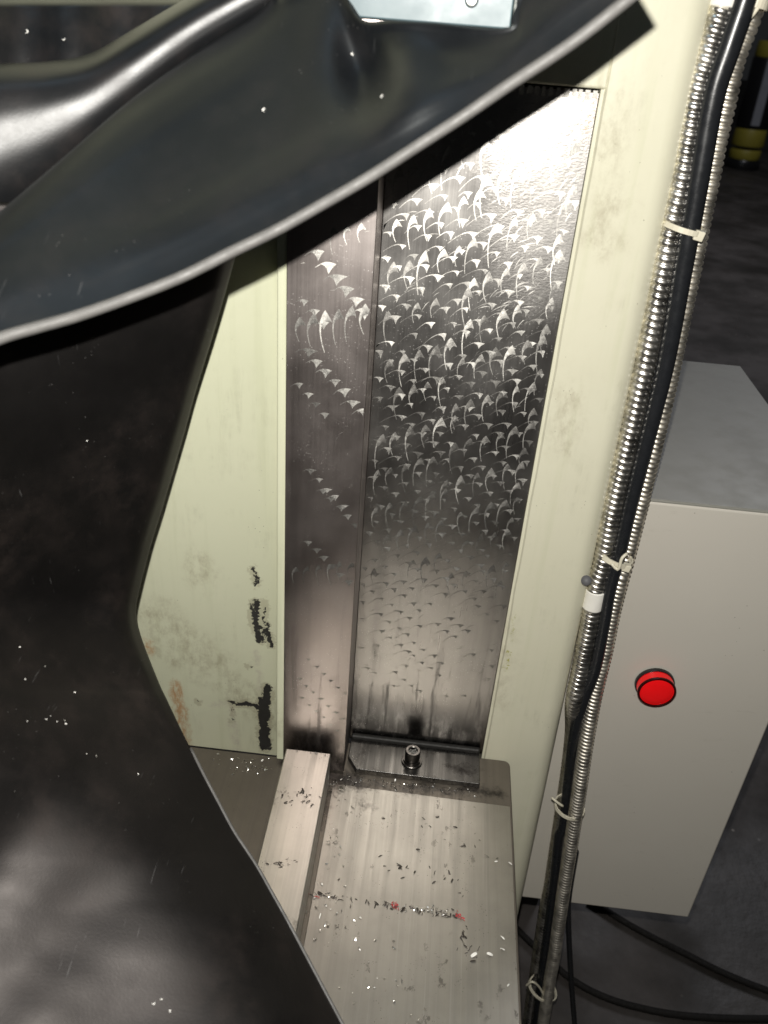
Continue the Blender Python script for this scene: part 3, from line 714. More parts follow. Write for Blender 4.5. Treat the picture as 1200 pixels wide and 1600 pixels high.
# ------------------------------------------------------------------ rubber covers
ap = thing('rubber_cover', (0.01348, -0.12999, 0.45528), 'black rubber way cover flap with a pale cut edge folded across the top', 'rubber cover')
A, colsA = sheet('front_flap', [[(-0.14785, -0.24609, 0.38509), (-0.11088, -0.21348, 0.39), (-0.09509, -0.19646, 0.39537), (-0.07854, -0.18206, 0.39852), (-0.06379, -0.1698, 0.40262), (-0.0476, -0.16203, 0.40911), (-0.03288, -0.15561, 0.41679), (-0.01886, -0.15056, 0.42392), (-0.00477, -0.14619, 0.43222), (0.01028, -0.14253, 0.44145), (0.02505, -0.14009, 0.45165), (0.0394, -0.13827, 0.46182), (0.05319, -0.13749, 0.47228), (0.07061, -0.13836, 0.48525), (0.08938, -0.14096, 0.50187)], [(-0.14865, -0.24481, 0.38568), (-0.1116, -0.2119, 0.39084), (-0.09588, -0.19439, 0.3966), (-0.07951, -0.17944, 0.40023), (-0.06469, -0.16652, 0.40488), (-0.04838, -0.15838, 0.41174), (-0.03343, -0.15175, 0.41967), (-0.01934, -0.14662, 0.42701), (-0.0052, -0.1426, 0.43517), (0.00977, -0.14014, 0.44349), (0.02445, -0.1384, 0.45328), (0.0388, -0.13688, 0.46298), (0.0531, -0.13665, 0.47299), (0.06982, -0.13728, 0.48585), (0.08894, -0.14011, 0.50247)], [(-0.14929, -0.24378, 0.38616), (-0.11216, -0.21065, 0.39152), (-0.09651, -0.19275, 0.3976), (-0.08026, -0.1774, 0.40163), (-0.06537, -0.16401, 0.40675), (-0.04894, -0.15562, 0.41392), (-0.03382, -0.14886, 0.42207), (-0.01967, -0.14369, 0.42957), (-0.00551, -0.13991, 0.43759), (0.00937, -0.13834, 0.44515), (0.02397, -0.13722, 0.45461), (0.03831, -0.1358, 0.46391), (0.05302, -0.13598, 0.47356), (0.06918, -0.13644, 0.48634), (0.08858, -0.13944, 0.50295)], [(-0.15008, -0.2425, 0.38676), (-0.11286, -0.20908, 0.3924), (-0.09728, -0.19073, 0.39888), (-0.08116, -0.17494, 0.40344), (-0.06612, -0.1611, 0.40919), (-0.04955, -0.15247, 0.41676), (-0.03421, -0.14561, 0.42518), (-0.02, -0.14043, 0.43288), (-0.00585, -0.13691, 0.44071), (0.00889, -0.13632, 0.44727), (0.02339, -0.13605, 0.45632), (0.03769, -0.13454, 0.46509), (0.05293, -0.13516, 0.47427), (0.06837, -0.13543, 0.48695), (0.08812, -0.13863, 0.50355)], [(-0.15103, -0.24095, 0.3875), (-0.11368, -0.20722, 0.39346), (-0.09815, -0.18838, 0.40047), (-0.08215, -0.17216, 0.4057), (-0.06695, -0.1578, 0.41221), (-0.05034, -0.1485, 0.42016), (-0.03481, -0.14118, 0.42885), (-0.02055, -0.13574, 0.43675), (-0.00632, -0.1329, 0.44442), (0.00832, -0.13389, 0.44983), (0.02271, -0.13507, 0.45842), (0.03696, -0.13315, 0.46653), (0.05282, -0.1342, 0.47514), (0.06739, -0.1343, 0.48769), (0.08757, -0.1377, 0.50427)], [(-0.15229, -0.23889, 0.38851), (-0.11476, -0.20477, 0.39492), (-0.09925, -0.18535, 0.40266), (-0.08363, -0.16811, 0.40865), (-0.06858, -0.15199, 0.41591), (-0.0519, -0.1415, 0.42438), (-0.03606, -0.1334, 0.43346), (-0.02166, -0.12748, 0.44167), (-0.00722, -0.12566, 0.44916), (0.00739, -0.12916, 0.45308), (0.0218, -0.13341, 0.46118), (0.03597, -0.13127, 0.46845), (0.05266, -0.13301, 0.4763), (0.06605, -0.13297, 0.48868), (0.08681, -0.13656, 0.50523)], [(-0.15354, -0.23683, 0.38954), (-0.1158, -0.20236, 0.39642), (-0.1006, -0.18187, 0.40472), (-0.08548, -0.16323, 0.41141), (-0.07066, -0.14495, 0.41941), (-0.05381, -0.13334, 0.4285), (-0.0375, -0.12475, 0.4381), (-0.02287, -0.11866, 0.44671), (-0.00828, -0.1173, 0.45392), (0.00626, -0.12247, 0.45615), (0.02079, -0.13026, 0.4638), (0.03497, -0.1286, 0.47032), (0.0525, -0.13193, 0.47747), (0.06471, -0.1317, 0.48968), (0.08602, -0.13555, 0.5062)], [(-0.15517, -0.23419, 0.39082), (-0.11736, -0.19894, 0.39817), (-0.10254, -0.17702, 0.40721), (-0.08813, -0.15635, 0.41477), (-0.07326, -0.13608, 0.424), (-0.05592, -0.12394, 0.43408), (-0.039, -0.11508, 0.44436), (-0.02411, -0.10891, 0.45346), (-0.0095, -0.10755, 0.4602), (0.00451, -0.11115, 0.45985), (0.01947, -0.12564, 0.46705), (0.03367, -0.12342, 0.47256), (0.05229, -0.13069, 0.47894), (0.06304, -0.12972, 0.49093), (0.08504, -0.13429, 0.5074)], [(-0.15715, -0.23115, 0.39195), (-0.11909, -0.19525, 0.39987), (-0.10466, -0.17181, 0.40967), (-0.09074, -0.14954, 0.41829), (-0.07551, -0.12809, 0.429), (-0.05779, -0.11527, 0.44004), (-0.04032, -0.10599, 0.45097), (-0.02524, -0.09965, 0.46052), (-0.01064, -0.09826, 0.46677), (0.00257, -0.09838, 0.46369), (0.01806, -0.11977, 0.47027), (0.03233, -0.11777, 0.47483), (0.05209, -0.12932, 0.48041), (0.06143, -0.12691, 0.4922), (0.08409, -0.13274, 0.50862)], [(-0.15932, -0.2278, 0.39324), (-0.12106, -0.19105, 0.40176), (-0.107, -0.16603, 0.41248), (-0.09336, -0.14256, 0.42247), (-0.07784, -0.11963, 0.43479), (-0.05975, -0.10594, 0.44687), (-0.04171, -0.09618, 0.4585), (-0.02643, -0.08965, 0.46855), (-0.01172, -0.08918, 0.4743), (0.00084, -0.08829, 0.46853), (0.01641, -0.11236, 0.47386), (0.03085, -0.11258, 0.47747), (0.05188, -0.12748, 0.48202), (0.05965, -0.12342, 0.4936), (0.08312, -0.13048, 0.51001)], [(-0.16147, -0.22445, 0.39458), (-0.12306, -0.18679, 0.40368), (-0.1092, -0.16047, 0.41546), (-0.09587, -0.13581, 0.42686), (-0.0801, -0.1113, 0.4408), (-0.06165, -0.09676, 0.45395), (-0.04302, -0.08655, 0.4663), (-0.02755, -0.07984, 0.47683), (-0.01267, -0.08098, 0.48207), (-9e-05, -0.08571, 0.47401), (0.01478, -0.10581, 0.47761), (0.02939, -0.10913, 0.48024), (0.0517, -0.12506, 0.48362), (0.05781, -0.12027, 0.49503), (0.08221, -0.12766, 0.51144)], [(-0.16595, -0.2184, 0.3953), (-0.12694, -0.17938, 0.40524), (-0.11304, -0.15154, 0.4185), (-0.09997, -0.12524, 0.43171), (-0.08371, -0.09879, 0.4478), (-0.06465, -0.08324, 0.46237), (-0.04517, -0.07248, 0.47568), (-0.02882, -0.06852, 0.48692), (-0.01383, -0.07095, 0.49145), (-0.00071, -0.08672, 0.48061), (0.01297, -0.0999, 0.48225), (0.0277, -0.10667, 0.4836), (0.05147, -0.12224, 0.48553), (0.05558, -0.1168, 0.49675), (0.08109, -0.12457, 0.51314)], [(-0.17355, -0.20939, 0.39376), (-0.13318, -0.16868, 0.40457), (-0.11883, -0.13941, 0.41926), (-0.10556, -0.11172, 0.43412), (-0.08849, -0.08375, 0.45213), (-0.0686, -0.06736, 0.46801), (-0.04813, -0.05614, 0.48224), (-0.02965, -0.06084, 0.49408), (-0.01465, -0.0639, 0.49807), (-0.00137, -0.08539, 0.48503), (0.01173, -0.09622, 0.48551), (0.02653, -0.105, 0.48593), (0.05131, -0.12047, 0.48687), (0.05402, -0.11444, 0.49795), (0.08027, -0.1226, 0.51431)], [(-0.18258, -0.19915, 0.38724), (-0.14003, -0.15662, 0.39843), (-0.12463, -0.12646, 0.41385), (-0.1104, -0.0981, 0.42942), (-0.09226, -0.06952, 0.44824), (-0.07138, -0.05275, 0.4648), (-0.04999, -0.04125, 0.47964), (-0.03234, -0.04608, 0.49411), (-0.01679, -0.04905, 0.49826), (-0.00308, -0.07049, 0.48467), (0.01053, -0.08127, 0.48517), (0.02597, -0.09002, 0.48559), (0.05189, -0.10548, 0.48656), (0.05472, -0.09946, 0.49816), (0.08222, -0.10776, 0.5153)]], 6, 'rubber', ap, .0028)
edge = [c[0] for c in colsA]
tube('cut_edge', edge[::3], lambda s, a:   .00185 * (1 + .10 * math.sin(s * 60 + 1) * math.sin(a)), 'rubber_edge', A, 12, .002)
B, _ = sheet('rolled_fold', [[(-0.22904, -0.11556, 0.44511), (-0.1749, -0.07606, 0.45451), (-0.14992, -0.062, 0.45826), (-0.13441, -0.05444, 0.45969), (-0.11799, -0.04709, 0.46358), (-0.10058, -0.03988, 0.4737), (-0.08026, -0.03289, 0.48585), (-0.05718, -0.02674, 0.4983)], [(-0.21886, -0.12776, 0.44695), (-0.16677, -0.08976, 0.45599), (-0.14274, -0.07623, 0.4596), (-0.12782, -0.06896, 0.46098), (-0.11202, -0.06189, 0.46472), (-0.09527, -0.05496, 0.47445), (-0.07573, -0.04824, 0.48614), (-0.05352, -0.04231, 0.49812)], [(-0.21147, -0.14061, 0.43931), (-0.16074, -0.10268, 0.44997), (-0.13725, -0.08913, 0.45492), (-0.12267, -0.08187, 0.45716), (-0.10727, -0.07482, 0.46174), (-0.09055, -0.06775, 0.47208), (-0.07111, -0.06099, 0.48425), (-0.04842, -0.05497, 0.49671)], [(-0.20968, -0.149, 0.42562), (-0.15919, -0.10959, 0.43917), (-0.13567, -0.09537, 0.44634), (-0.12108, -0.08781, 0.45), (-0.1057, -0.08047, 0.45604), (-0.08839, -0.0729, 0.46769), (-0.06838, -0.06581, 0.48105), (-0.0441, -0.05942, 0.49471)], [(-0.21029, -0.15553, 0.40924), (-0.15969, -0.11375, 0.42619), (-0.13594, -0.09846, 0.43602), (-0.12119, -0.09039, 0.44134), (-0.10568, -0.08256, 0.44913), (-0.0875, -0.07428, 0.46241), (-0.06661, -0.0667, 0.4773), (-0.04024, -0.05982, 0.49248)], [(-0.21197, -0.16147, 0.39111), (-0.16125, -0.11662, 0.41174), (-0.13721, -0.09991, 0.4245), (-0.12225, -0.09113, 0.43168), (-0.10653, -0.08265, 0.44141), (-0.08734, -0.0735, 0.45653), (-0.06538, -0.0653, 0.47316), (-0.03662, -0.05787, 0.49009)], [(-0.2157, -0.16636, 0.36944), (-0.16471, -0.11729, 0.39432), (-0.14028, -0.09855, 0.41056), (-0.12498, -0.08875, 0.41995), (-0.10892, -0.07934, 0.43203), (-0.08841, -0.06902, 0.44941), (-0.06502, -0.05999, 0.46822), (-0.03324, -0.05185, 0.48733)], [(-0.22263, -0.16841, 0.34499), (-0.17104, -0.11389, 0.37443), (-0.14599, -0.09248, 0.39455), (-0.1302, -0.08132, 0.40643), (-0.1136, -0.07065, 0.42118), (-0.09141, -0.05885, 0.44121), (-0.06618, -0.04877, 0.46261), (-0.03075, -0.03976, 0.48432)]], 7, 'rubber_roll', ap, .0028)
C, _ = sheet('rear_fold', [[(-0.22862, -0.11562, 0.43917), (-0.22527, -0.11356, 0.43921), (-0.2207, -0.11296, 0.43949), (-0.21593, -0.11261, 0.43982), (-0.21204, -0.11112, 0.43996), (-0.20948, -0.10783, 0.43981), (-0.20777, -0.10326, 0.43946), (-0.20587, -0.09878, 0.43913), (-0.20284, -0.09574, 0.43904), (-0.19844, -0.09453, 0.43925), (-0.19331, -0.09437, 0.43962), (-0.18849, -0.09377, 0.43993), (-0.18473, -0.09151, 0.43997), (-0.18205, -0.08746, 0.43975), (-0.17971, -0.08268, 0.43943), (-0.17675, -0.07873, 0.43924), (-0.17257, -0.07666, 0.43934), (-0.16737, -0.0763, 0.43969), (-0.16193, -0.07636, 0.44012), (-0.15713, -0.07528, 0.44037), (-0.15335, -0.07224, 0.44034), (-0.15025, -0.06772, 0.4401), (-0.14703, -0.06319, 0.43986), (-0.14296, -0.06019, 0.43986), (-0.13784, -0.05926, 0.44015), (-0.13212, -0.05962, 0.44063), (-0.12657, -0.05965, 0.44105), (-0.12177, -0.05795, 0.44124), (-0.11774, -0.05428, 0.44116), (-0.11398, -0.04971, 0.44096), (-0.10979, -0.04596, 0.44089), (-0.10475, -0.04425, 0.44109), (-0.099, -0.04448, 0.44156), (-0.09305, -0.04535, 0.4421), (-0.0875, -0.0451, 0.4425), (-0.0826, -0.04279, 0.44263), (-0.07813, -0.03881, 0.44255), (-0.0736, -0.03473, 0.44246), (-0.06854, -0.03221, 0.44258), (-0.06286, -0.03196, 0.44299)], [(-0.23001, -0.10665, 0.45531), (-0.22663, -0.10461, 0.45544), (-0.22204, -0.10404, 0.45574), (-0.21725, -0.10373, 0.45606), (-0.21333, -0.10227, 0.45626), (-0.21073, -0.09899, 0.45626), (-0.20898, -0.09441, 0.45613), (-0.20704, -0.08993, 0.45601), (-0.20398, -0.0869, 0.45606), (-0.19957, -0.08573, 0.45631), (-0.19443, -0.08562, 0.45667), (-0.18959, -0.08506, 0.45699), (-0.18582, -0.08283, 0.45713), (-0.18311, -0.07879, 0.4571), (-0.18074, -0.07402, 0.45699), (-0.17775, -0.07008, 0.45698), (-0.17357, -0.06804, 0.45717), (-0.16837, -0.06773, 0.45752), (-0.16294, -0.06785, 0.45792), (-0.15814, -0.06681, 0.45821), (-0.15435, -0.0638, 0.45831), (-0.15124, -0.05929, 0.45827), (-0.14801, -0.05478, 0.45825), (-0.14394, -0.05181, 0.45837), (-0.13883, -0.05093, 0.45869), (-0.13313, -0.05135, 0.45912), (-0.1276, -0.05143, 0.45953), (-0.12282, -0.04977, 0.45977), (-0.1188, -0.04612, 0.45985), (-0.11505, -0.04157, 0.45987), (-0.11087, -0.03785, 0.45995), (-0.10587, -0.03617, 0.46022), (-0.10014, -0.03645, 0.46065), (-0.09423, -0.03737, 0.46112), (-0.08871, -0.03717, 0.46151), (-0.08384, -0.03488, 0.46173), (-0.07941, -0.03092, 0.46182), (-0.07491, -0.02686, 0.46191), (-0.0699, -0.02437, 0.46213), (-0.06426, -0.02415, 0.46252)], [(-0.23117, -0.1016, 0.46331), (-0.22776, -0.09957, 0.46348), (-0.22316, -0.09902, 0.46378), (-0.21835, -0.09873, 0.4641), (-0.21442, -0.09727, 0.46433), (-0.21179, -0.09399, 0.4644), (-0.21001, -0.08941, 0.46437), (-0.20804, -0.08493, 0.46436), (-0.20496, -0.0819, 0.46447), (-0.20053, -0.08075, 0.46474), (-0.19538, -0.08066, 0.4651), (-0.19053, -0.08012, 0.46542), (-0.18674, -0.0779, 0.46561), (-0.18401, -0.07387, 0.46566), (-0.18162, -0.0691, 0.46567), (-0.17862, -0.06517, 0.46574), (-0.17442, -0.06315, 0.46597), (-0.16921, -0.06286, 0.46632), (-0.16378, -0.063, 0.46671), (-0.15897, -0.06198, 0.46701), (-0.15517, -0.05898, 0.46717), (-0.15204, -0.05448, 0.46724), (-0.1488, -0.04999, 0.46731), (-0.14472, -0.04703, 0.46749), (-0.13961, -0.04617, 0.46782), (-0.13392, -0.04661, 0.46823), (-0.12839, -0.04671, 0.46862), (-0.12361, -0.04507, 0.4689), (-0.11959, -0.04143, 0.46906), (-0.11583, -0.0369, 0.46917), (-0.11166, -0.03318, 0.46933), (-0.10665, -0.03152, 0.46963), (-0.10094, -0.03183, 0.47004), (-0.09503, -0.03276, 0.47048), (-0.08952, -0.03258, 0.47086), (-0.08466, -0.03031, 0.47112), (-0.08024, -0.02636, 0.47129), (-0.07575, -0.02231, 0.47147), (-0.07075, -0.01983, 0.47174), (-0.06512, -0.01963, 0.47212)], [(-0.23284, -0.0959, 0.47127), (-0.22941, -0.09387, 0.47148), (-0.22478, -0.09334, 0.47179), (-0.21995, -0.09306, 0.47211), (-0.21599, -0.09161, 0.47236), (-0.21333, -0.08833, 0.47251), (-0.21152, -0.08375, 0.47258), (-0.20951, -0.07926, 0.47267), (-0.20639, -0.07624, 0.47284), (-0.20195, -0.0751, 0.47313), (-0.19678, -0.07502, 0.47348), (-0.19191, -0.0745, 0.4738), (-0.1881, -0.07229, 0.47404), (-0.18534, -0.06826, 0.47418), (-0.18292, -0.06349, 0.47429), (-0.17988, -0.05957, 0.47445), (-0.17567, -0.05756, 0.47471), (-0.17044, -0.05729, 0.47506), (-0.165, -0.05745, 0.47543), (-0.16018, -0.05645, 0.47575), (-0.15635, -0.05346, 0.47598), (-0.15321, -0.04897, 0.47614), (-0.14994, -0.04448, 0.47631), (-0.14585, -0.04153, 0.47655), (-0.14073, -0.04069, 0.47689), (-0.13503, -0.04115, 0.47728), (-0.12949, -0.04127, 0.47766), (-0.1247, -0.03964, 0.47796), (-0.12067, -0.03602, 0.4782), (-0.1169, -0.03149, 0.4784), (-0.11271, -0.02779, 0.47864), (-0.1077, -0.02614, 0.47896), (-0.10199, -0.02647, 0.47935), (-0.09608, -0.02742, 0.47976), (-0.09057, -0.02726, 0.48013), (-0.08571, -0.02499, 0.48044), (-0.08128, -0.02106, 0.48069), (-0.07679, -0.01701, 0.48095), (-0.07179, -0.01455, 0.48126), (-0.06617, -0.01436, 0.48164)], [(-0.23472, -0.09209, 0.47438), (-0.23126, -0.09005, 0.47461), (-0.22661, -0.08951, 0.47492), (-0.22176, -0.08923, 0.47524), (-0.21778, -0.08778, 0.47551), (-0.21509, -0.08448, 0.47568), (-0.21324, -0.07989, 0.47579), (-0.21121, -0.07539, 0.47592), (-0.20806, -0.07236, 0.47612), (-0.20359, -0.07121, 0.47642), (-0.1984, -0.07114, 0.47677), (-0.19351, -0.07061, 0.47709), (-0.18967, -0.06839, 0.47734), (-0.18688, -0.06436, 0.47752), (-0.18443, -0.05958, 0.47767), (-0.18136, -0.05565, 0.47787), (-0.17712, -0.05363, 0.47815), (-0.17187, -0.05336, 0.4785), (-0.1664, -0.05352, 0.47887), (-0.16156, -0.05251, 0.47919), (-0.15771, -0.04951, 0.47944), (-0.15453, -0.04502, 0.47964), (-0.15124, -0.04052, 0.47985), (-0.14712, -0.03757, 0.48012), (-0.14198, -0.03673, 0.48046), (-0.13625, -0.03719, 0.48084), (-0.13069, -0.03731, 0.48122), (-0.12587, -0.03568, 0.48153), (-0.12182, -0.03205, 0.4818), (-0.11802, -0.02752, 0.48204), (-0.11381, -0.02381, 0.48232), (-0.10878, -0.02216, 0.48265), (-0.10304, -0.02249, 0.48303), (-0.09711, -0.02344, 0.48343), (-0.09158, -0.02328, 0.4838), (-0.08669, -0.02101, 0.48412), (-0.08224, -0.01707, 0.48441), (-0.07772, -0.01302, 0.4847), (-0.0727, -0.01056, 0.48503), (-0.06705, -0.01037, 0.48541)], [(-0.24348, -0.07976, 0.47672), (-0.23992, -0.07765, 0.47696), (-0.23516, -0.07704, 0.47728), (-0.23021, -0.07669, 0.47761), (-0.22612, -0.07516, 0.47789), (-0.22332, -0.0718, 0.47809), (-0.22136, -0.06713, 0.47825), (-0.2192, -0.06256, 0.47842), (-0.21594, -0.05946, 0.47865), (-0.21135, -0.05824, 0.47896), (-0.20605, -0.0581, 0.47931), (-0.20104, -0.05751, 0.47964), (-0.19707, -0.05522, 0.47992), (-0.19416, -0.05112, 0.48014), (-0.19158, -0.04627, 0.48033), (-0.18838, -0.04227, 0.48057), (-0.18401, -0.04019, 0.48087), (-0.17864, -0.03986, 0.48122), (-0.17304, -0.03995, 0.48159), (-0.16806, -0.03889, 0.48193), (-0.16408, -0.03583, 0.48221), (-0.16076, -0.03127, 0.48245), (-0.15733, -0.02671, 0.4827), (-0.15307, -0.0237, 0.483), (-0.14778, -0.0228, 0.48336), (-0.14192, -0.02321, 0.48374), (-0.13622, -0.02328, 0.48412), (-0.13125, -0.02159, 0.48446), (-0.12705, -0.01791, 0.48476), (-0.12311, -0.01333, 0.48504), (-0.11874, -0.00957, 0.48535), (-0.11356, -0.00787, 0.4857), (-0.10767, -0.00815, 0.48609), (-0.10159, -0.00906, 0.48649), (-0.09591, -0.00885, 0.48686), (-0.09086, -0.00654, 0.48721), (-0.08625, -0.00256, 0.48754), (-0.08158, 0.00153, 0.48787), (-0.0764, 0.00403, 0.48823), (-0.0706, 0.00426, 0.48861)], [(-0.25864, -0.05572, 0.48682), (-0.25489, -0.05351, 0.48713), (-0.24995, -0.0528, 0.48747), (-0.24481, -0.05235, 0.48781), (-0.24053, -0.05072, 0.48814), (-0.23752, -0.04725, 0.48844), (-0.23535, -0.04246, 0.48874), (-0.23298, -0.03778, 0.48904), (-0.22951, -0.03457, 0.48936), (-0.22472, -0.03326, 0.48971), (-0.21922, -0.03303, 0.49007), (-0.21401, -0.03235, 0.49042), (-0.20983, -0.02997, 0.49077), (-0.20669, -0.02576, 0.4911), (-0.20388, -0.02081, 0.49144), (-0.20046, -0.01671, 0.49179), (-0.19587, -0.01454, 0.49215), (-0.19028, -0.01413, 0.49252), (-0.18447, -0.01414, 0.49289), (-0.17927, -0.01299, 0.49326), (-0.17506, -0.00985, 0.49363), (-0.1715, -0.0052, 0.49401), (-0.16783, -0.00056, 0.49439), (-0.16333, 0.00253, 0.49478), (-0.15782, 0.0035, 0.49516), (-0.15173, 0.00317, 0.49554), (-0.1458, 0.00317, 0.49592), (-0.1406, 0.00492, 0.4963), (-0.13615, 0.00868, 0.49671), (-0.13196, 0.01333, 0.49713), (-0.12735, 0.01715, 0.49754), (-0.12193, 0.01891, 0.49795), (-0.1158, 0.01869, 0.49833), (-0.10949, 0.01784, 0.4987), (-0.10356, 0.01811, 0.49909), (-0.09827, 0.02048, 0.4995), (-0.09341, 0.02451, 0.49994), (-0.08849, 0.02865, 0.50039), (-0.08306, 0.0312, 0.50082), (-0.07701, 0.03148, 0.50121)]], 7, 'rubber_roll', ap, .0028)
cu = thing('rubber_curtain', (-0.09949, -0.16126, 0.2081), 'large black rubber curtain hanging in front of the machine on the left', 'rubber cover')
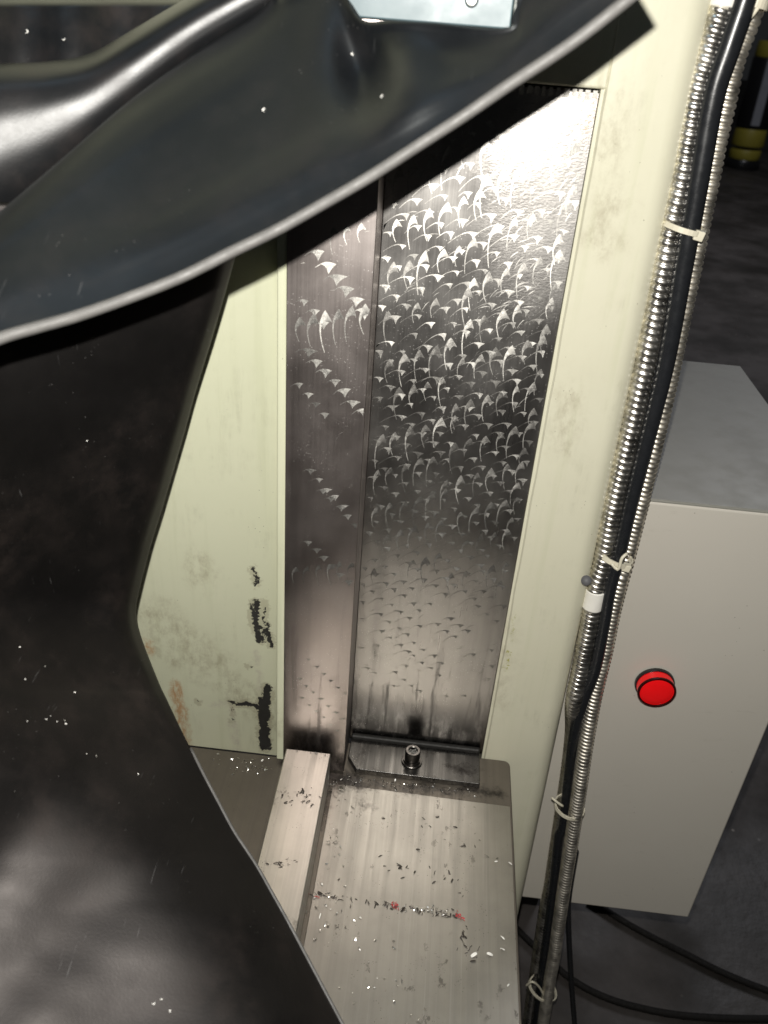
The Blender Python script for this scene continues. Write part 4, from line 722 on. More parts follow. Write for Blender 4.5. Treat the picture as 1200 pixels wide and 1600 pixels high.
E, colsE = sheet('curtain_sheet', [[(-0.04756, -0.06954, 0.41107), (-0.04779, -0.07967, 0.41317), (-0.04936, -0.08616, 0.41443), (-0.05577, -0.08892, 0.41457), (-0.06344, -0.09188, 0.41468), (-0.0722, -0.09551, 0.41486), (-0.08073, -0.09931, 0.41509), (-0.08903, -0.10327, 0.41537), (-0.09708, -0.10737, 0.41569), (-0.10488, -0.1116, 0.41605), (-0.11242, -0.11594, 0.41646), (-0.1197, -0.12038, 0.4169), (-0.12671, -0.1249, 0.41738), (-0.13346, -0.12948, 0.41789), (-0.14085, -0.13479, 0.41851), (-0.15296, -0.1442, 0.41967), (-0.1755, -0.16447, 0.42241), (-0.199, -0.19075, 0.42634)], [(-0.05346, -0.06525, 0.39153), (-0.05366, -0.07507, 0.39404), (-0.05516, -0.08159, 0.39561), (-0.06157, -0.08452, 0.39591), (-0.06928, -0.08754, 0.39615), (-0.07807, -0.09123, 0.39648), (-0.08664, -0.09508, 0.39686), (-0.09497, -0.09909, 0.39731), (-0.10305, -0.10322, 0.3978), (-0.11089, -0.10748, 0.39835), (-0.11846, -0.11185, 0.39894), (-0.12577, -0.1163, 0.39957), (-0.13283, -0.12083, 0.40024), (-0.13962, -0.12543, 0.40094), (-0.14705, -0.13074, 0.40178), (-0.15925, -0.14014, 0.40334), (-0.18203, -0.16037, 0.40694), (-0.20591, -0.1866, 0.41201)], [(-0.06545, -0.05819, 0.35572), (-0.06545, -0.06786, 0.35903), (-0.06663, -0.07497, 0.36138), (-0.07247, -0.0796, 0.36252), (-0.07955, -0.08431, 0.36358), (-0.08752, -0.08991, 0.36489), (-0.09517, -0.09562, 0.36626), (-0.1025, -0.10143, 0.36768), (-0.10951, -0.10732, 0.36916), (-0.11618, -0.11327, 0.37068), (-0.12253, -0.11927, 0.37225), (-0.12855, -0.1253, 0.37385), (-0.13425, -0.13136, 0.37548), (-0.13962, -0.13742, 0.37715), (-0.14538, -0.14435, 0.37908), (-0.15449, -0.15641, 0.38251), (-0.1701, -0.18169, 0.38997), (-0.18357, -0.21343, 0.3998)], [(-0.07782, -0.054, 0.32), (-0.07759, -0.06342, 0.32405), (-0.07842, -0.07095, 0.3272), (-0.08355, -0.07713, 0.32941), (-0.08987, -0.08327, 0.33151), (-0.0969, -0.09051, 0.33401), (-0.10354, -0.0978, 0.33657), (-0.10979, -0.10513, 0.33919), (-0.11565, -0.1125, 0.34184), (-0.12113, -0.11987, 0.34454), (-0.12623, -0.12725, 0.34726), (-0.13096, -0.13461, 0.35001), (-0.13531, -0.14195, 0.35278), (-0.13931, -0.14925, 0.35557), (-0.14343, -0.15754, 0.35877), (-0.14958, -0.17185, 0.36437), (-0.15843, -0.20143, 0.37628), (-0.16223, -0.23797, 0.39159)], [(-0.0842, -0.05505, 0.29805), (-0.08384, -0.06429, 0.30255), (-0.08445, -0.07196, 0.3062), (-0.08912, -0.07891, 0.30915), (-0.09497, -0.08575, 0.31194), (-0.1014, -0.09378, 0.31525), (-0.10742, -0.10183, 0.31861), (-0.11302, -0.1099, 0.32202), (-0.11821, -0.11797, 0.32546), (-0.12299, -0.12602, 0.32893), (-0.12737, -0.13406, 0.33243), (-0.13134, -0.14205, 0.33594), (-0.13493, -0.15, 0.33947), (-0.13814, -0.15789, 0.343), (-0.14135, -0.16683, 0.34703), (-0.14584, -0.18221, 0.35407), (-0.15096, -0.21384, 0.36892), (-0.14947, -0.2527, 0.38783)], [(-0.09707, -0.06053, 0.25421), (-0.09655, -0.06898, 0.25934), (-0.09686, -0.07639, 0.26376), (-0.10082, -0.08386, 0.26786), (-0.10606, -0.09084, 0.27154), (-0.11179, -0.09899, 0.27587), (-0.11712, -0.10714, 0.28025), (-0.12204, -0.11529, 0.28466), (-0.12657, -0.12342, 0.28909), (-0.13071, -0.13151, 0.29355), (-0.13445, -0.13957, 0.29802), (-0.13782, -0.14757, 0.3025), (-0.14081, -0.15551, 0.30698), (-0.14344, -0.16339, 0.31145), (-0.146, -0.1723, 0.31655), (-0.1494, -0.18763, 0.32542), (-0.15237, -0.21914, 0.34406), (-0.14827, -0.25792, 0.36776)], [(-0.10383, -0.06401, 0.23206), (-0.10328, -0.07191, 0.23734), (-0.10349, -0.07899, 0.24201), (-0.1072, -0.08635, 0.2465), (-0.11229, -0.09294, 0.25033), (-0.11789, -0.10063, 0.25485), (-0.12311, -0.10832, 0.2594), (-0.12796, -0.116, 0.26399), (-0.13244, -0.12366, 0.2686), (-0.13656, -0.1313, 0.27323), (-0.14032, -0.13889, 0.27787), (-0.14372, -0.14644, 0.28252), (-0.14678, -0.15394, 0.28717), (-0.1495, -0.16138, 0.29181), (-0.15221, -0.16979, 0.29711), (-0.15593, -0.18429, 0.30632), (-0.15987, -0.21416, 0.32569), (-0.15753, -0.2511, 0.35039)], [(-0.11034, -0.07124, 0.20474), (-0.10977, -0.07852, 0.21022), (-0.10991, -0.08518, 0.21517), (-0.11333, -0.09235, 0.22014), (-0.11827, -0.09847, 0.22416), (-0.12371, -0.10561, 0.22889), (-0.1288, -0.11275, 0.23365), (-0.13356, -0.11988, 0.23844), (-0.13799, -0.127, 0.24326), (-0.14208, -0.13408, 0.24809), (-0.14585, -0.14113, 0.25293), (-0.14929, -0.14814, 0.25778), (-0.15241, -0.15511, 0.26262), (-0.15523, -0.16202, 0.26747), (-0.15807, -0.16985, 0.27299), (-0.16213, -0.18334, 0.2826), (-0.16707, -0.21122, 0.30284), (-0.16659, -0.2459, 0.32874)], [(-0.11129, -0.07636, 0.19391), (-0.11074, -0.08342, 0.19951), (-0.11086, -0.08991, 0.20459), (-0.11421, -0.09697, 0.20975), (-0.1191, -0.10292, 0.21386), (-0.1245, -0.10986, 0.21869), (-0.12956, -0.1168, 0.22356), (-0.1343, -0.12372, 0.22846), (-0.13871, -0.13063, 0.23338), (-0.1428, -0.13751, 0.23832), (-0.14657, -0.14436, 0.24327), (-0.15002, -0.15118, 0.24822), (-0.15317, -0.15794, 0.25317), (-0.15601, -0.16466, 0.25812), (-0.1589, -0.17227, 0.26376), (-0.16304, -0.18538, 0.27358), (-0.16828, -0.21252, 0.29427), (-0.16832, -0.24631, 0.32077)], [(-0.10673, -0.08405, 0.18271), (-0.10626, -0.09108, 0.18863), (-0.10649, -0.09749, 0.19394), (-0.11006, -0.10437, 0.19925), (-0.11512, -0.11029, 0.20359), (-0.12071, -0.1172, 0.20869), (-0.12594, -0.1241, 0.21383), (-0.13084, -0.131, 0.21901), (-0.1354, -0.13788, 0.22421), (-0.13962, -0.14474, 0.22942), (-0.14351, -0.15156, 0.23465), (-0.14708, -0.15835, 0.23989), (-0.15032, -0.16509, 0.24512), (-0.15325, -0.17177, 0.25035), (-0.15623, -0.17935, 0.25632), (-0.16049, -0.19241, 0.2667), (-0.16582, -0.2194, 0.28856), (-0.16575, -0.25295, 0.31652)], [(-0.09164, -0.10372, 0.17004), (-0.09214, -0.10894, 0.1748), (-0.09328, -0.1138, 0.17914), (-0.09769, -0.11981, 0.18414), (-0.10322, -0.12586, 0.18903), (-0.10933, -0.13285, 0.19472), (-0.11509, -0.13979, 0.20041), (-0.12049, -0.14668, 0.2061), (-0.12552, -0.15354, 0.21181), (-0.13018, -0.16039, 0.21755), (-0.13446, -0.16722, 0.22332), (-0.13837, -0.17402, 0.22912), (-0.14193, -0.18076, 0.23489), (-0.14516, -0.18742, 0.24064), (-0.14845, -0.19495, 0.24717), (-0.15315, -0.20794, 0.25857), (-0.15897, -0.23476, 0.28261), (-0.15887, -0.26791, 0.31321)], [(-0.08573, -0.11093, 0.16691), (-0.08656, -0.11553, 0.17119), (-0.088, -0.11988, 0.17516), (-0.09267, -0.12572, 0.18014), (-0.09834, -0.13187, 0.18529), (-0.10464, -0.13893, 0.19123), (-0.1106, -0.14587, 0.19709), (-0.11623, -0.15268, 0.20288), (-0.12152, -0.15939, 0.20861), (-0.12645, -0.16606, 0.21435), (-0.13097, -0.17276, 0.22017), (-0.13507, -0.17949, 0.22607), (-0.13879, -0.1862, 0.232), (-0.14217, -0.19282, 0.23789), (-0.14566, -0.20024, 0.24453), (-0.15074, -0.21297, 0.25604), (-0.15731, -0.23927, 0.2803), (-0.15775, -0.27197, 0.31144)], [(-0.07988, -0.11817, 0.16403), (-0.08104, -0.12212, 0.16777), (-0.08277, -0.12595, 0.17133), (-0.08768, -0.13163, 0.17629), (-0.09352, -0.13785, 0.18167), (-0.1, -0.14497, 0.18786), (-0.10615, -0.15193, 0.19393), (-0.11198, -0.1587, 0.19985), (-0.11752, -0.16527, 0.20561), (-0.12275, -0.1717, 0.21128), (-0.1276, -0.17811, 0.21697), (-0.132, -0.18461, 0.22282), (-0.13594, -0.19121, 0.22882), (-0.13948, -0.19779, 0.23485), (-0.14315, -0.20514, 0.24163), (-0.14869, -0.21756, 0.25316), (-0.15641, -0.24297, 0.27722), (-0.15775, -0.27504, 0.30867)], [(-0.0741, -0.12541, 0.16138), (-0.07558, -0.12871, 0.16455), (-0.07758, -0.13205, 0.16768), (-0.08272, -0.13757, 0.17263), (-0.08876, -0.14378, 0.17816), (-0.09545, -0.1509, 0.18454), (-0.10179, -0.15783, 0.19077), (-0.10782, -0.16456, 0.19683), (-0.11357, -0.17106, 0.20269), (-0.11907, -0.1773, 0.20833), (-0.12428, -0.18339, 0.21385), (-0.12907, -0.18953, 0.21947), (-0.13334, -0.19585, 0.22535), (-0.13711, -0.2023, 0.23142), (-0.14099, -0.20958, 0.23833), (-0.14698, -0.22172, 0.24991), (-0.15615, -0.24601, 0.27346), (-0.15886, -0.27718, 0.30487)], [(-0.0678, -0.13288, 0.15838), (-0.06961, -0.13549, 0.16089), (-0.07189, -0.13833, 0.16358), (-0.07727, -0.14375, 0.16858), (-0.08355, -0.14993, 0.17426), (-0.09054, -0.15694, 0.18072), (-0.0972, -0.16371, 0.18696), (-0.10353, -0.1703, 0.19307), (-0.10954, -0.17672, 0.19903), (-0.11528, -0.18288, 0.20476), (-0.12081, -0.18875, 0.21021), (-0.12606, -0.19448, 0.21555), (-0.13084, -0.20035, 0.2211), (-0.13504, -0.20647, 0.22699), (-0.13925, -0.21358, 0.23393), (-0.14577, -0.22546, 0.2456), (-0.15671, -0.24854, 0.26849), (-0.16154, -0.27844, 0.29941)], [(-0.06171, -0.13997, 0.15521), (-0.06375, -0.14213, 0.15729), (-0.06623, -0.14468, 0.15974), (-0.07177, -0.15018, 0.16499), (-0.07826, -0.15638, 0.17086), (-0.08558, -0.16317, 0.17728), (-0.09263, -0.16961, 0.18335), (-0.09936, -0.17584, 0.18924), (-0.10573, -0.182, 0.19508), (-0.11174, -0.18806, 0.20088), (-0.11751, -0.19387, 0.20644), (-0.1231, -0.19937, 0.21169), (-0.12839, -0.20477, 0.21685), (-0.13317, -0.21036, 0.22232), (-0.13791, -0.21706, 0.22899), (-0.14509, -0.22859, 0.2406), (-0.1578, -0.25057, 0.26288), (-0.16538, -0.27885, 0.29276)], [(-0.05604, -0.14602, 0.15106), (-0.05811, -0.14833, 0.15337), (-0.06062, -0.15103, 0.15608), (-0.06626, -0.1568, 0.16182), (-0.07291, -0.1631, 0.16801), (-0.08053, -0.1697, 0.1744), (-0.08797, -0.17575, 0.1802), (-0.09518, -0.18145, 0.18565), (-0.10205, -0.18708, 0.19104), (-0.10848, -0.1928, 0.19661), (-0.11449, -0.19854, 0.20226), (-0.12029, -0.20402, 0.20765), (-0.12596, -0.20915, 0.21266), (-0.13132, -0.21421, 0.21763), (-0.13679, -0.22026, 0.22371), (-0.14494, -0.23112, 0.23485), (-0.1594, -0.25215, 0.25662), (-0.17022, -0.27859, 0.28503)], [(-0.04961, -0.15243, 0.14622), (-0.05173, -0.15486, 0.14877), (-0.05431, -0.15771, 0.15176), (-0.06008, -0.16377, 0.15806), (-0.06691, -0.17026, 0.1647), (-0.07483, -0.17678, 0.17123), (-0.08266, -0.18253, 0.17685), (-0.09038, -0.18769, 0.18181), (-0.09791, -0.19257, 0.18647), (-0.10503, -0.19756, 0.1913), (-0.11158, -0.20289, 0.19663), (-0.11764, -0.20837, 0.20221), (-0.12354, -0.21353, 0.20743), (-0.1294, -0.21825, 0.21213), (-0.13578, -0.22353, 0.21741), (-0.14546, -0.23321, 0.22741), (-0.16208, -0.25322, 0.24854), (-0.17684, -0.27765, 0.27516)], [(-0.04323, -0.15889, 0.14165), (-0.04544, -0.16137, 0.14435), (-0.04811, -0.16427, 0.1475), (-0.0541, -0.17041, 0.15413), (-0.06115, -0.17699, 0.16112), (-0.06934, -0.18352, 0.16789), (-0.07746, -0.18915, 0.17357), (-0.08555, -0.19406, 0.17837), (-0.09357, -0.19844, 0.18253), (-0.1014, -0.20264, 0.18652), (-0.10872, -0.20716, 0.19095), (-0.11535, -0.21221, 0.19614), (-0.12151, -0.21739, 0.20156), (-0.12762, -0.22211, 0.20642), (-0.13467, -0.2269, 0.21124), (-0.14612, -0.23518, 0.21966), (-0.16534, -0.25385, 0.23963), (-0.18398, -0.27654, 0.26461)], [(-0.03691, -0.16539, 0.13734), (-0.03921, -0.16789, 0.14017), (-0.042, -0.17078, 0.14341), (-0.04827, -0.17681, 0.15011), (-0.05563, -0.18327, 0.1572), (-0.06413, -0.18972, 0.1641), (-0.07256, -0.19523, 0.16982), (-0.08094, -0.20004, 0.17465), (-0.08928, -0.20427, 0.17875), (-0.09756, -0.20807, 0.18232), (-0.1056, -0.21183, 0.18587), (-0.11306, -0.21604, 0.19008), (-0.11979, -0.22081, 0.19511), (-0.12617, -0.22554, 0.20015), (-0.13361, -0.23022, 0.20497), (-0.14658, -0.23741, 0.21212), (-0.16884, -0.25437, 0.23028), (-0.19114, -0.27561, 0.25386)], [(-0.03206, -0.16949, 0.13452), (-0.03443, -0.17204, 0.13747), (-0.03732, -0.17494, 0.1408), (-0.04382, -0.18087, 0.14752), (-0.05147, -0.1872, 0.15457), (-0.06028, -0.19349, 0.16141), (-0.06902, -0.19886, 0.16705), (-0.07767, -0.20357, 0.17184), (-0.08624, -0.20778, 0.17599), (-0.09475, -0.21155, 0.17959), (-0.10317, -0.21504, 0.18282), (-0.1112, -0.21871, 0.18636), (-0.11851, -0.22298, 0.19079), (-0.12525, -0.22756, 0.19571), (-0.13293, -0.23228, 0.20067), (-0.14671, -0.23907, 0.20738), (-0.17112, -0.25495, 0.22428), (-0.19583, -0.27539, 0.24707)], [(-0.02724, -0.17362, 0.13182), (-0.02967, -0.17625, 0.13495), (-0.03264, -0.1792, 0.13842), (-0.03937, -0.18508, 0.14522), (-0.0473, -0.19124, 0.15219), (-0.05645, -0.1973, 0.15885), (-0.06553, -0.20242, 0.16425), (-0.07451, -0.20692, 0.16884), (-0.08334, -0.21105, 0.17296), (-0.09205, -0.21485, 0.17667), (-0.1007, -0.2183, 0.17991), (-0.10919, -0.2216, 0.18298), (-0.11713, -0.22531, 0.18668), (-0.12437, -0.22954, 0.1912), (-0.13234, -0.23424, 0.19621), (-0.14674, -0.24086, 0.20278), (-0.17321, -0.25574, 0.21847), (-0.20029, -0.27542, 0.24049)], [(-0.02246, -0.17776, 0.12925), (-0.02495, -0.1805, 0.1326), (-0.02799, -0.18354, 0.13627), (-0.0349, -0.18948, 0.14329), (-0.0431, -0.19547, 0.15018), (-0.05258, -0.20124, 0.15657), (-0.06202, -0.20604, 0.16162), (-0.07137, -0.21023, 0.16586), (-0.08054, -0.21416, 0.16976), (-0.08948, -0.21795, 0.17352), (-0.09828, -0.22149, 0.17695), (-0.10706, -0.22467, 0.17989), (-0.11556, -0.22789, 0.18294), (-0.1234, -0.23164, 0.18682), (-0.13178, -0.23616, 0.19167), (-0.14666, -0.24277, 0.19832), (-0.17497, -0.25684, 0.21305), (-0.20433, -0.2758, 0.2343)], [(-0.01627, -0.18386, 0.12523), (-0.01884, -0.18674, 0.1289), (-0.02197, -0.18993, 0.13292), (-0.02905, -0.19609, 0.1405), (-0.03754, -0.20193, 0.1474), (-0.04743, -0.20729, 0.1534), (-0.05733, -0.2116, 0.15789), (-0.06719, -0.21525, 0.16146), (-0.07688, -0.21868, 0.16473), (-0.08625, -0.22221, 0.16821), (-0.09527, -0.22584, 0.17188), (-0.1042, -0.22918, 0.17516), (-0.11319, -0.23208, 0.17779), (-0.12189, -0.23507, 0.18061), (-0.13108, -0.23902, 0.18471), (-0.14657, -0.24562, 0.19154), (-0.17691, -0.25896, 0.2055), (-0.20931, -0.27689, 0.22565)], [(-0.01017, -0.18998, 0.12145), (-0.01284, -0.19289, 0.1253), (-0.01607, -0.19616, 0.12957), (-0.02334, -0.20253, 0.13774), (-0.03206, -0.20839, 0.14491), (-0.04227, -0.21354, 0.15078), (-0.05253, -0.21751, 0.1549), (-0.0628, -0.22074, 0.15793), (-0.073, -0.22365, 0.1605), (-0.0829, -0.22669, 0.1633), (-0.09231, -0.23013, 0.16678), (-0.10134, -0.2337, 0.17052), (-0.11045, -0.23676, 0.1735), (-0.11971, -0.23935, 0.17575), (-0.1298, -0.24256, 0.17879), (-0.14603, -0.24894, 0.18545), (-0.17753, -0.2622, 0.19968), (-0.21235, -0.27931, 0.21904)], [(-0.00415, -0.19611, 0.11792), (-0.00694, -0.19894, 0.12177), (-0.01032, -0.20213, 0.12606), (-0.01785, -0.20848, 0.13448), (-0.02678, -0.21445, 0.14207), (-0.03723, -0.21962, 0.14817), (-0.04774, -0.22351, 0.15229), (-0.05829, -0.22657, 0.15514), (-0.06883, -0.2292, 0.15735), (-0.07918, -0.23181, 0.15954), (-0.0891, -0.2348, 0.16241), (-0.09841, -0.23832, 0.16617), (-0.10748, -0.24174, 0.16984), (-0.11685, -0.24443, 0.17233), (-0.12761, -0.24714, 0.17461), (-0.14473, -0.25303, 0.18065), (-0.17663, -0.26665, 0.19595), (-0.21288, -0.28331, 0.21516)], [(0.00645, -0.20739, 0.11144), (0.00345, -0.21013, 0.11538), (-0.00017, -0.21309, 0.11959), (-0.00829, -0.21878, 0.12744), (-0.01776, -0.22455, 0.13518), (-0.02867, -0.22975, 0.14172), (-0.03956, -0.23372, 0.14625), (-0.05044, -0.23692, 0.1495), (-0.06125, -0.2397, 0.15211), (-0.07194, -0.24229, 0.15441), (-0.08249, -0.24479, 0.15658), (-0.09269, -0.2475, 0.15916), (-0.10225, -0.25075, 0.16275), (-0.11146, -0.25406, 0.16651), (-0.12238, -0.25699, 0.16932), (-0.14103, -0.26189, 0.17395), (-0.17365, -0.27577, 0.19077), (-0.21084, -0.29231, 0.21114)], [(0.01673, -0.21862, 0.10573), (0.01357, -0.22146, 0.11012), (0.00976, -0.22455, 0.11483), (0.00125, -0.23021, 0.12314), (-0.00879, -0.23521, 0.13001), (-0.02034, -0.23969, 0.13568), (-0.03179, -0.24324, 0.13972), (-0.04315, -0.24624, 0.14282), (-0.05431, -0.24909, 0.14569), (-0.06516, -0.25204, 0.14879), (-0.07575, -0.255, 0.15196), (-0.0863, -0.25761, 0.15453), (-0.09682, -0.25996, 0.15666), (-0.10679, -0.26275, 0.15964), (-0.11756, -0.26625, 0.16372), (-0.13647, -0.27142, 0.1692), (-0.17137, -0.28415, 0.18488), (-0.20918, -0.30081, 0.20693)], [(0.02667, -0.22973, 0.10075), (0.02331, -0.23239, 0.10508), (0.01928, -0.23534, 0.10984), (0.01041, -0.24122, 0.11912), (5e-05, -0.24642, 0.12685), (-0.01193, -0.25056, 0.13223), (-0.02388, -0.25354, 0.13543), (-0.03576, -0.25601, 0.13768), (-0.04747, -0.25841, 0.13984), (-0.05884, -0.26105, 0.14252), (-0.06973, -0.26408, 0.14603), (-0.08022, -0.26723, 0.14986), (-0.09084, -0.26982, 0.1526), (-0.10169, -0.27185, 0.15422), (-0.11335, -0.27473, 0.1573), (-0.13181, -0.28085, 0.16511), (-0.16877, -0.29257, 0.17974), (-0.20774, -0.30891, 0.20268)], [(0.03556, -0.23969, 0.09661), (0.03203, -0.2423, 0.10113), (0.0278, -0.24506, 0.10576), (0.01848, -0.25018, 0.1141), (0.00772, -0.25538, 0.12227), (-0.00453, -0.25986, 0.12868), (-0.01672, -0.26297, 0.13233), (-0.02889, -0.26535, 0.13454), (-0.04093, -0.26754, 0.1364), (-0.05275, -0.26982, 0.13847), (-0.06425, -0.27229, 0.14099), (-0.07529, -0.27509, 0.14428), (-0.08588, -0.27808, 0.14803), (-0.09666, -0.28049, 0.1506), (-0.10914, -0.28277, 0.15253), (-0.12826, -0.28869, 0.16038), (-0.1658, -0.30052, 0.17621), (-0.2064, -0.31616, 0.19904)], [(0.04413, -0.24949, 0.09302), (0.04043, -0.25215, 0.09792), (0.03604, -0.25504, 0.10313), (0.0264, -0.26011, 0.11187), (0.0152, -0.26435, 0.11846), (0.00247, -0.26826, 0.12402), (-0.01003, -0.2714, 0.12796), (-0.02241, -0.27397, 0.13071), (-0.03463, -0.27636, 0.1331), (-0.04661, -0.27877, 0.13561), (-0.0584, -0.28111, 0.138), (-0.0701, -0.28328, 0.14003), (-0.08141, -0.28567, 0.14263), (-0.09213, -0.28846, 0.14623), (-0.10444, -0.2912, 0.14935), (-0.12483, -0.29628, 0.15571), (-0.16273, -0.30833, 0.1731), (-0.2046, -0.32341, 0.19612)], [(0.05238, -0.2591, 0.08995), (0.04853, -0.26156, 0.09467), (0.04395, -0.26426, 0.09977), (0.03398, -0.26957, 0.10961), (0.02252, -0.27402, 0.11711), (0.00943, -0.27722, 0.12135), (-0.00352, -0.27965, 0.12388), (-0.01628, -0.28194, 0.12613), (-0.02879, -0.28432, 0.12864), (-0.04096, -0.28691, 0.1317), (-0.05281, -0.28955, 0.13496), (-0.06462, -0.29184, 0.13745), (-0.07658, -0.29367, 0.13881), (-0.08804, -0.29586, 0.14114), (-0.1001, -0.29914, 0.14582), (-0.12087, -0.30419, 0.15251), (-0.16016, -0.31563, 0.16947), (-0.20243, -0.3306, 0.19384)]], 3, 'rubber_dusty', cu, .0022)
tube('cut_edge', [v for v in colsE[0] if v.z < 0.158][::3], .0009, 'rubber_edge', E, 10, .003)

# ------------------------------------------------------------------ pale blue panel behind the cover
bp = thing('blue_panel', (0.02265, -0.07696, 0.49035), 'pale blue enamelled machine panel at the top edge above the rubber flap', 'panel')
yb = -0.0071
x0b, x1b, zb = -0.0163, 0.0579, 0.4835
box('panel_sheet', (x0b, yb, zb), (x1b - .0022, yb + .02, zb + .16), 'blue', bp, .0008)
box('edge_trim', (x1b - .0020, yb - .0006, zb - .0005), (x1b, yb + .02, zb + .16), 'pale_trim', bp, .0005)
o = ring('screw_head', 0, 0, [(0, 0), (.0028, 0), (.0030, .0006), (.0022, .0016), (0, .0020)], 'chip', None, 20)
o.data.transform(Matrix.Translation((0.03765, -0.00709, 0.49335)) @ Matrix.Rotation(math.radians(90), 4, 'X'))
o.parent = bp; o.matrix_parent_inverse = Matrix.Translation(-bp.location)

# ------------------------------------------------------------------ cylinder far behind on the floor
bot = thing('gas_cylinder', (2.16231, 6.61843, -0.45), 'black cylinder with yellow bands standing far behind at the top right', 'cylinder')
gx, gy, _g = bot.location
S = 0.005576        # metres per photo pixel there
def cyl(name, r0, r1, h0, h1, mat):
    return ring(name, gx, gy, [(0, -.45 + h0 * S), (r0 * S * .96, -.45 + h0 * S), (r0 * S, -.45 + (h0 + 2) * S), (r1 * S, -.45 + (h1 - 2) * S), (r1 * S * .94, -.45 + h1 * S), (0, -.45 + h1 * S)], mat, bot, 28)
cyl('foot_ring', 23, 22, 0, 12, 'black_plastic')
cyl('yellow_band', 20, 20, 12, 24, 'yellow')
cyl('yellow_band', 21, 20, 28, 50, 'yellow')
cyl('cylinder_body', 21, 21, 50, 132, 'black_plastic')
cyl('yellow_collar', 20, 19, 132, 150, 'yellow')
cyl('neck', 9, 8, 150, 172, 'black_plastic')
cyl('valve', 14, 12, 172, 205, 'brass')
o = box('label', (gx - 9 * S, gy - 23 * S, -.45 + 54 * S), (gx + 2 * S, gy - 17 * S, -.45 + 128 * S), 'label_grey', bot, .002)

# ------------------------------------------------------------------ swarf
def swarf(name, pts, mat, label, size=(.0006, .0022), lift=.0004, nrm=None, wid=(.25, .6)):
    V, Fc = [], []
    for p in pts:
        p = Vector(p); L = random.uniform(*size); w = L * random.uniform(*wid)
        a = random.uniform(0, 6.28); d = Vector((math.cos(a), math.sin(a), J(.5))); e = Vector((-d.y, d.x, J(.6)))
        if nrm is not None:
            d = (d - nrm * d.dot(nrm)); e = e - nrm * e.dot(nrm)
        i = len(V); cz = Vector((0, 0, 1)) if nrm is None else nrm
        for k in range(4):
            t = k / 3 - .5
            q = p + d * L * t + cz * (lift + L * .45 * (.25 - t * t) + J(.0001))
            V += [tuple(q - e * w * (.5 - abs(t) * .4)), tuple(q + e * w * (.5 - abs(t) * .4) + cz * J(.0003))]
        for k in range(3): Fc.append((i + 2 * k, i + 2 * k + 1, i + 2 * k + 3, i + 2 * k + 2))
    me = bpy.data.meshes.new(name); me.from_pydata(V, [], Fc)
    return tag(link(name, me, mat), label, 'swarf', None, 'stuff')
def along(a, b, n, j):
    a, b = Vector(a), Vector(b); out = []
    for k in range(n):
        p = a.lerp(b, random.random()); out.append((p.x + random.gauss(0, j), p.y + random.gauss(0, j), p.z))
    return out
PZ = .0010
bright = along((0.05273, -0.10337, 0.001), (0.08195, -0.1025, 0.001), 34, .0012) + along((-0.00364, -0.01787, 0.0), (0.00957, -0.11014, 0.001), 26, .004)
bright += along((-0.00075, -0.00498, 0.0), (0.09816, -0.00506, 0.0), 60, .0022) + along((-0.01101, -0.01545, 0.0), (5e-05, -0.01084, 0.0), 24, .003)
bright += along((-0.09644, -0.00418, 0.0), (-0.05104, -0.00345, 0.0), 34, .004) + along((0.00025, -0.10246, 0.001), (0.06202, -0.17054, 0.001), 50, .012)
bright += along((-0.03527, -0.01277, 0.0312), (-0.00768, -0.01333, 0.0312), 12, .0006)
swarf('swarf', bright, 'chip', 'bright steel swarf scattered over the base')
bm = bmesh.new()
for (cx, cy, cz) in along((-0.01145, -0.01257, 0.0), (0.00313, -0.01628, 0.0), 7, .003) + along((-0.01333, -0.07095, 0.001), (0.00142, -0.05341, 0.001), 3, .002) + along((-0.06861, 7e-05, 0.0), (-0.04982, -0.00936, 0.0), 4, .003) + along((0.0137, -0.00701, 0.0), (0.09816, -0.00506, 0.0), 8, .0016):
    R0, n_, w_ = random.uniform(.0010, .0030), random.randint(7, 12), random.uniform(.0003, .0007)
    a0, tl = random.uniform(0, 6.28), random.uniform(.25, .6)
    pv = None
    for k in range(n_):
        a = a0 + k * tl
        q = Vector((cx + R0 * math.cos(a), cy + R0 * math.sin(a), cz + .0005 + .0002 * k))
        v = (bm.verts.new(q), bm.verts.new(q + Vector((.0002 * math.cos(a), .0002 * math.sin(a), w_ * 1.5))))
        if pv: bm.faces.new((pv[0], v[0], v[1], pv[1]))
        pv = v
tag(from_bm('curled_swarf', bm, 'chip', None, True), 'thin curled steel shavings lying in the corner by the bracket', 'swarf', None, 'stuff')
white = [(0.11318, -0.06155, 0.001), (0.12263, -0.06171, 0.001), (0.11599, -0.1156, 0.001), (0.11578, -0.12311, 0.001), (0.0982, -0.1291, 0.001), (0.1079, -0.12741, 0.001), (0.11857, -0.14489, 0.001), (-0.05941, 0.0021, 0.0), (0.00243, -0.11637, 0.001)]
swarf('swarf', white, 'chip_white', 'few larger white chips along the right side of the base', (.0024, .0040), .0006)
dark = along((-0.00817, -0.10135, 0.001), (0.09009, -0.10448, 0.001), 70, .0014) + along((0.03437, -0.07413, 0.001), (0.08766, -0.08112, 0.001), 26, .004)
dark += along((0.00208, -0.02594, 0.001), (0.10681, -0.05388, 0.001), 30, .010) + along((-0.03457, -0.05152, 0.0312), (-0.00833, -0.053, 0.0312), 40, .004)
dark += along((-0.03194, -0.10573, 0.0312), (-0.01092, -0.10047, 0.0312), 16, .002) + along((0.09219, -0.112, 0.001), (0.09627, -0.13217, 0.001), 26, .003)
dark += along((-0.00786, -0.02082, 0.0), (0.04291, -0.01906, 0.0), 60, .005)
swarf('swarf', dark, 'chip_dark', 'dark oily swarf smeared across the base', (.0005, .0040), .0001, None, (.10, .40))
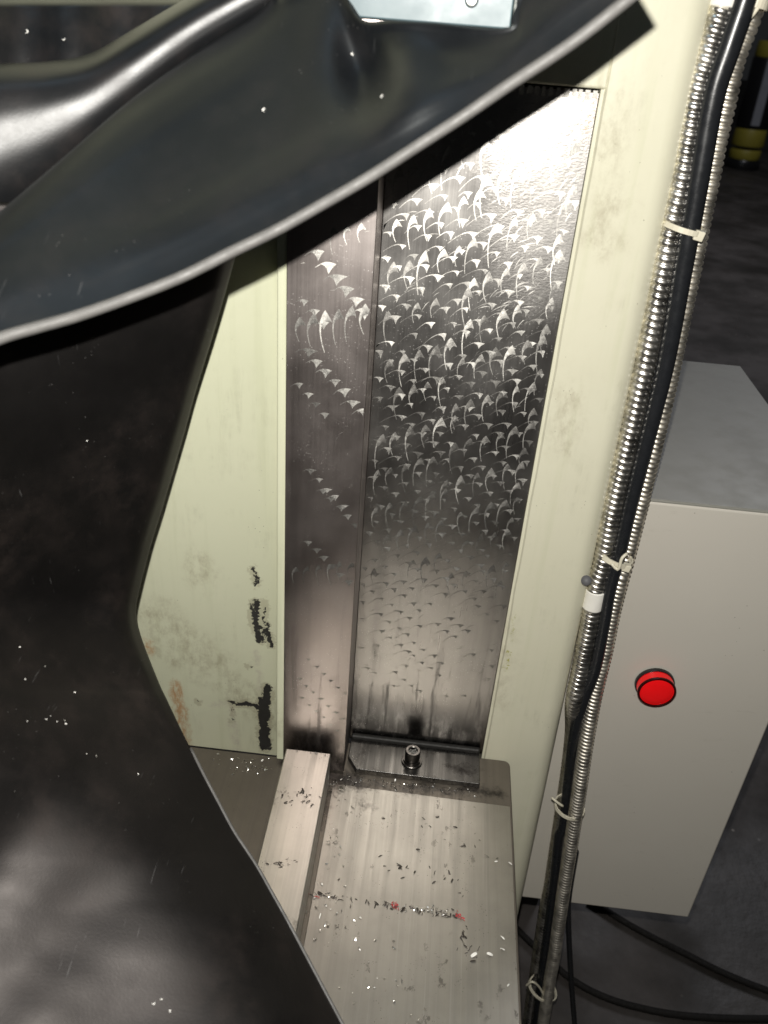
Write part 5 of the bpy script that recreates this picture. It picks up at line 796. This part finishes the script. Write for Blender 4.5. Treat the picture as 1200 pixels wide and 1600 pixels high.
red = along((0.0461, -0.10204, 0.001), (0.0495, -0.10381, 0.001), 16, .0013) + along((0.08685, -0.10404, 0.001), (0.09252, -0.10503, 0.001), 20, .0011) + along((-0.00593, -0.1024, 0.001), (-0.00096, -0.10263, 0.001), 7, .001)
swarf('swarf', red, 'chip_red', 'red paint flakes among the swarf on the base', (.0008, .002), .0006)

# chips resting on the rubber, dropped onto the sheets along the view from the camera side
dg = bpy.context.evaluated_depsgraph_get()
def rest(targets, name, label, size):
    pts, nr = [], []
    for d in targets:
        ok, loc, nn, idx, ob, mx = scene.ray_cast(dg, CP + Vector(d).normalized() * .05, Vector(d).normalized())
        if ok: pts.append(loc); nr.append(nn if nn.dot(CP - loc) > 0 else -nn)
    V, Fc = [], []
    for p, nn in zip(pts, nr):
        u = nn.orthogonal().normalized(); w = nn.cross(u); L = random.uniform(*size); a = random.uniform(0, 6.28)
        du, dw = u * math.cos(a) + w * math.sin(a), -u * math.sin(a) + w * math.cos(a)
        i = len(V)
        for k in range(4):
            t = k / 3 - .5; q = p + du * L * t + dw * L * .3 * math.cos(t * 4) + nn * (.0003 + .3 * L * (.3 - t * t))
            V += [tuple(q - dw * L * .2), tuple(q + dw * L * .2 + nn * .0002)]
        for k in range(3): Fc.append((i + 2 * k, i + 2 * k + 1, i + 2 * k + 3, i + 2 * k + 2))
    me = bpy.data.meshes.new(name); me.from_pydata(V, [], Fc)
    tag(link(name, me, 'chip_white'), label, 'swarf', None, 'stuff')
D = [(-0.394, 0.9172, -0.0595), (-0.4242, 0.9039, -0.0547), (-0.1196, 0.9912, -0.0563), (-0.086, 0.9919, -0.0939), (-0.2082, 0.9714, -0.114), (-0.0822, 0.979, -0.1866)]
rest(D, 'swarf', 'few white chips stuck to the rubber cover folds at the top', (.0010, .0016))
D = [(-0.3744, 0.6281, -0.6822), (-0.3708, 0.6314, -0.6811), (-0.3639, 0.6299, -0.6861), (-0.357, 0.6334, -0.6866), (-0.3551, 0.6311, -0.6897), (-0.3299, 0.6167, -0.7148), (-0.3196, 0.618, -0.7183), (-0.2753, 0.6168, -0.7374), (-0.3849, 0.6636, -0.6414), (-0.4011, 0.6477, -0.6477), (-0.4115, 0.6669, -0.6212), (-0.3527, 0.656, -0.6673), (-0.2129, 0.45, -0.8673), (-0.2064, 0.4542, -0.8666), (-0.1963, 0.4474, -0.8725), (-0.3757, 0.8142, -0.4427), (-0.3906, 0.62, -0.6804)]
rest(D, 'swarf', 'tiny pale chips on the black rubber curtain', (.0006, .0013))
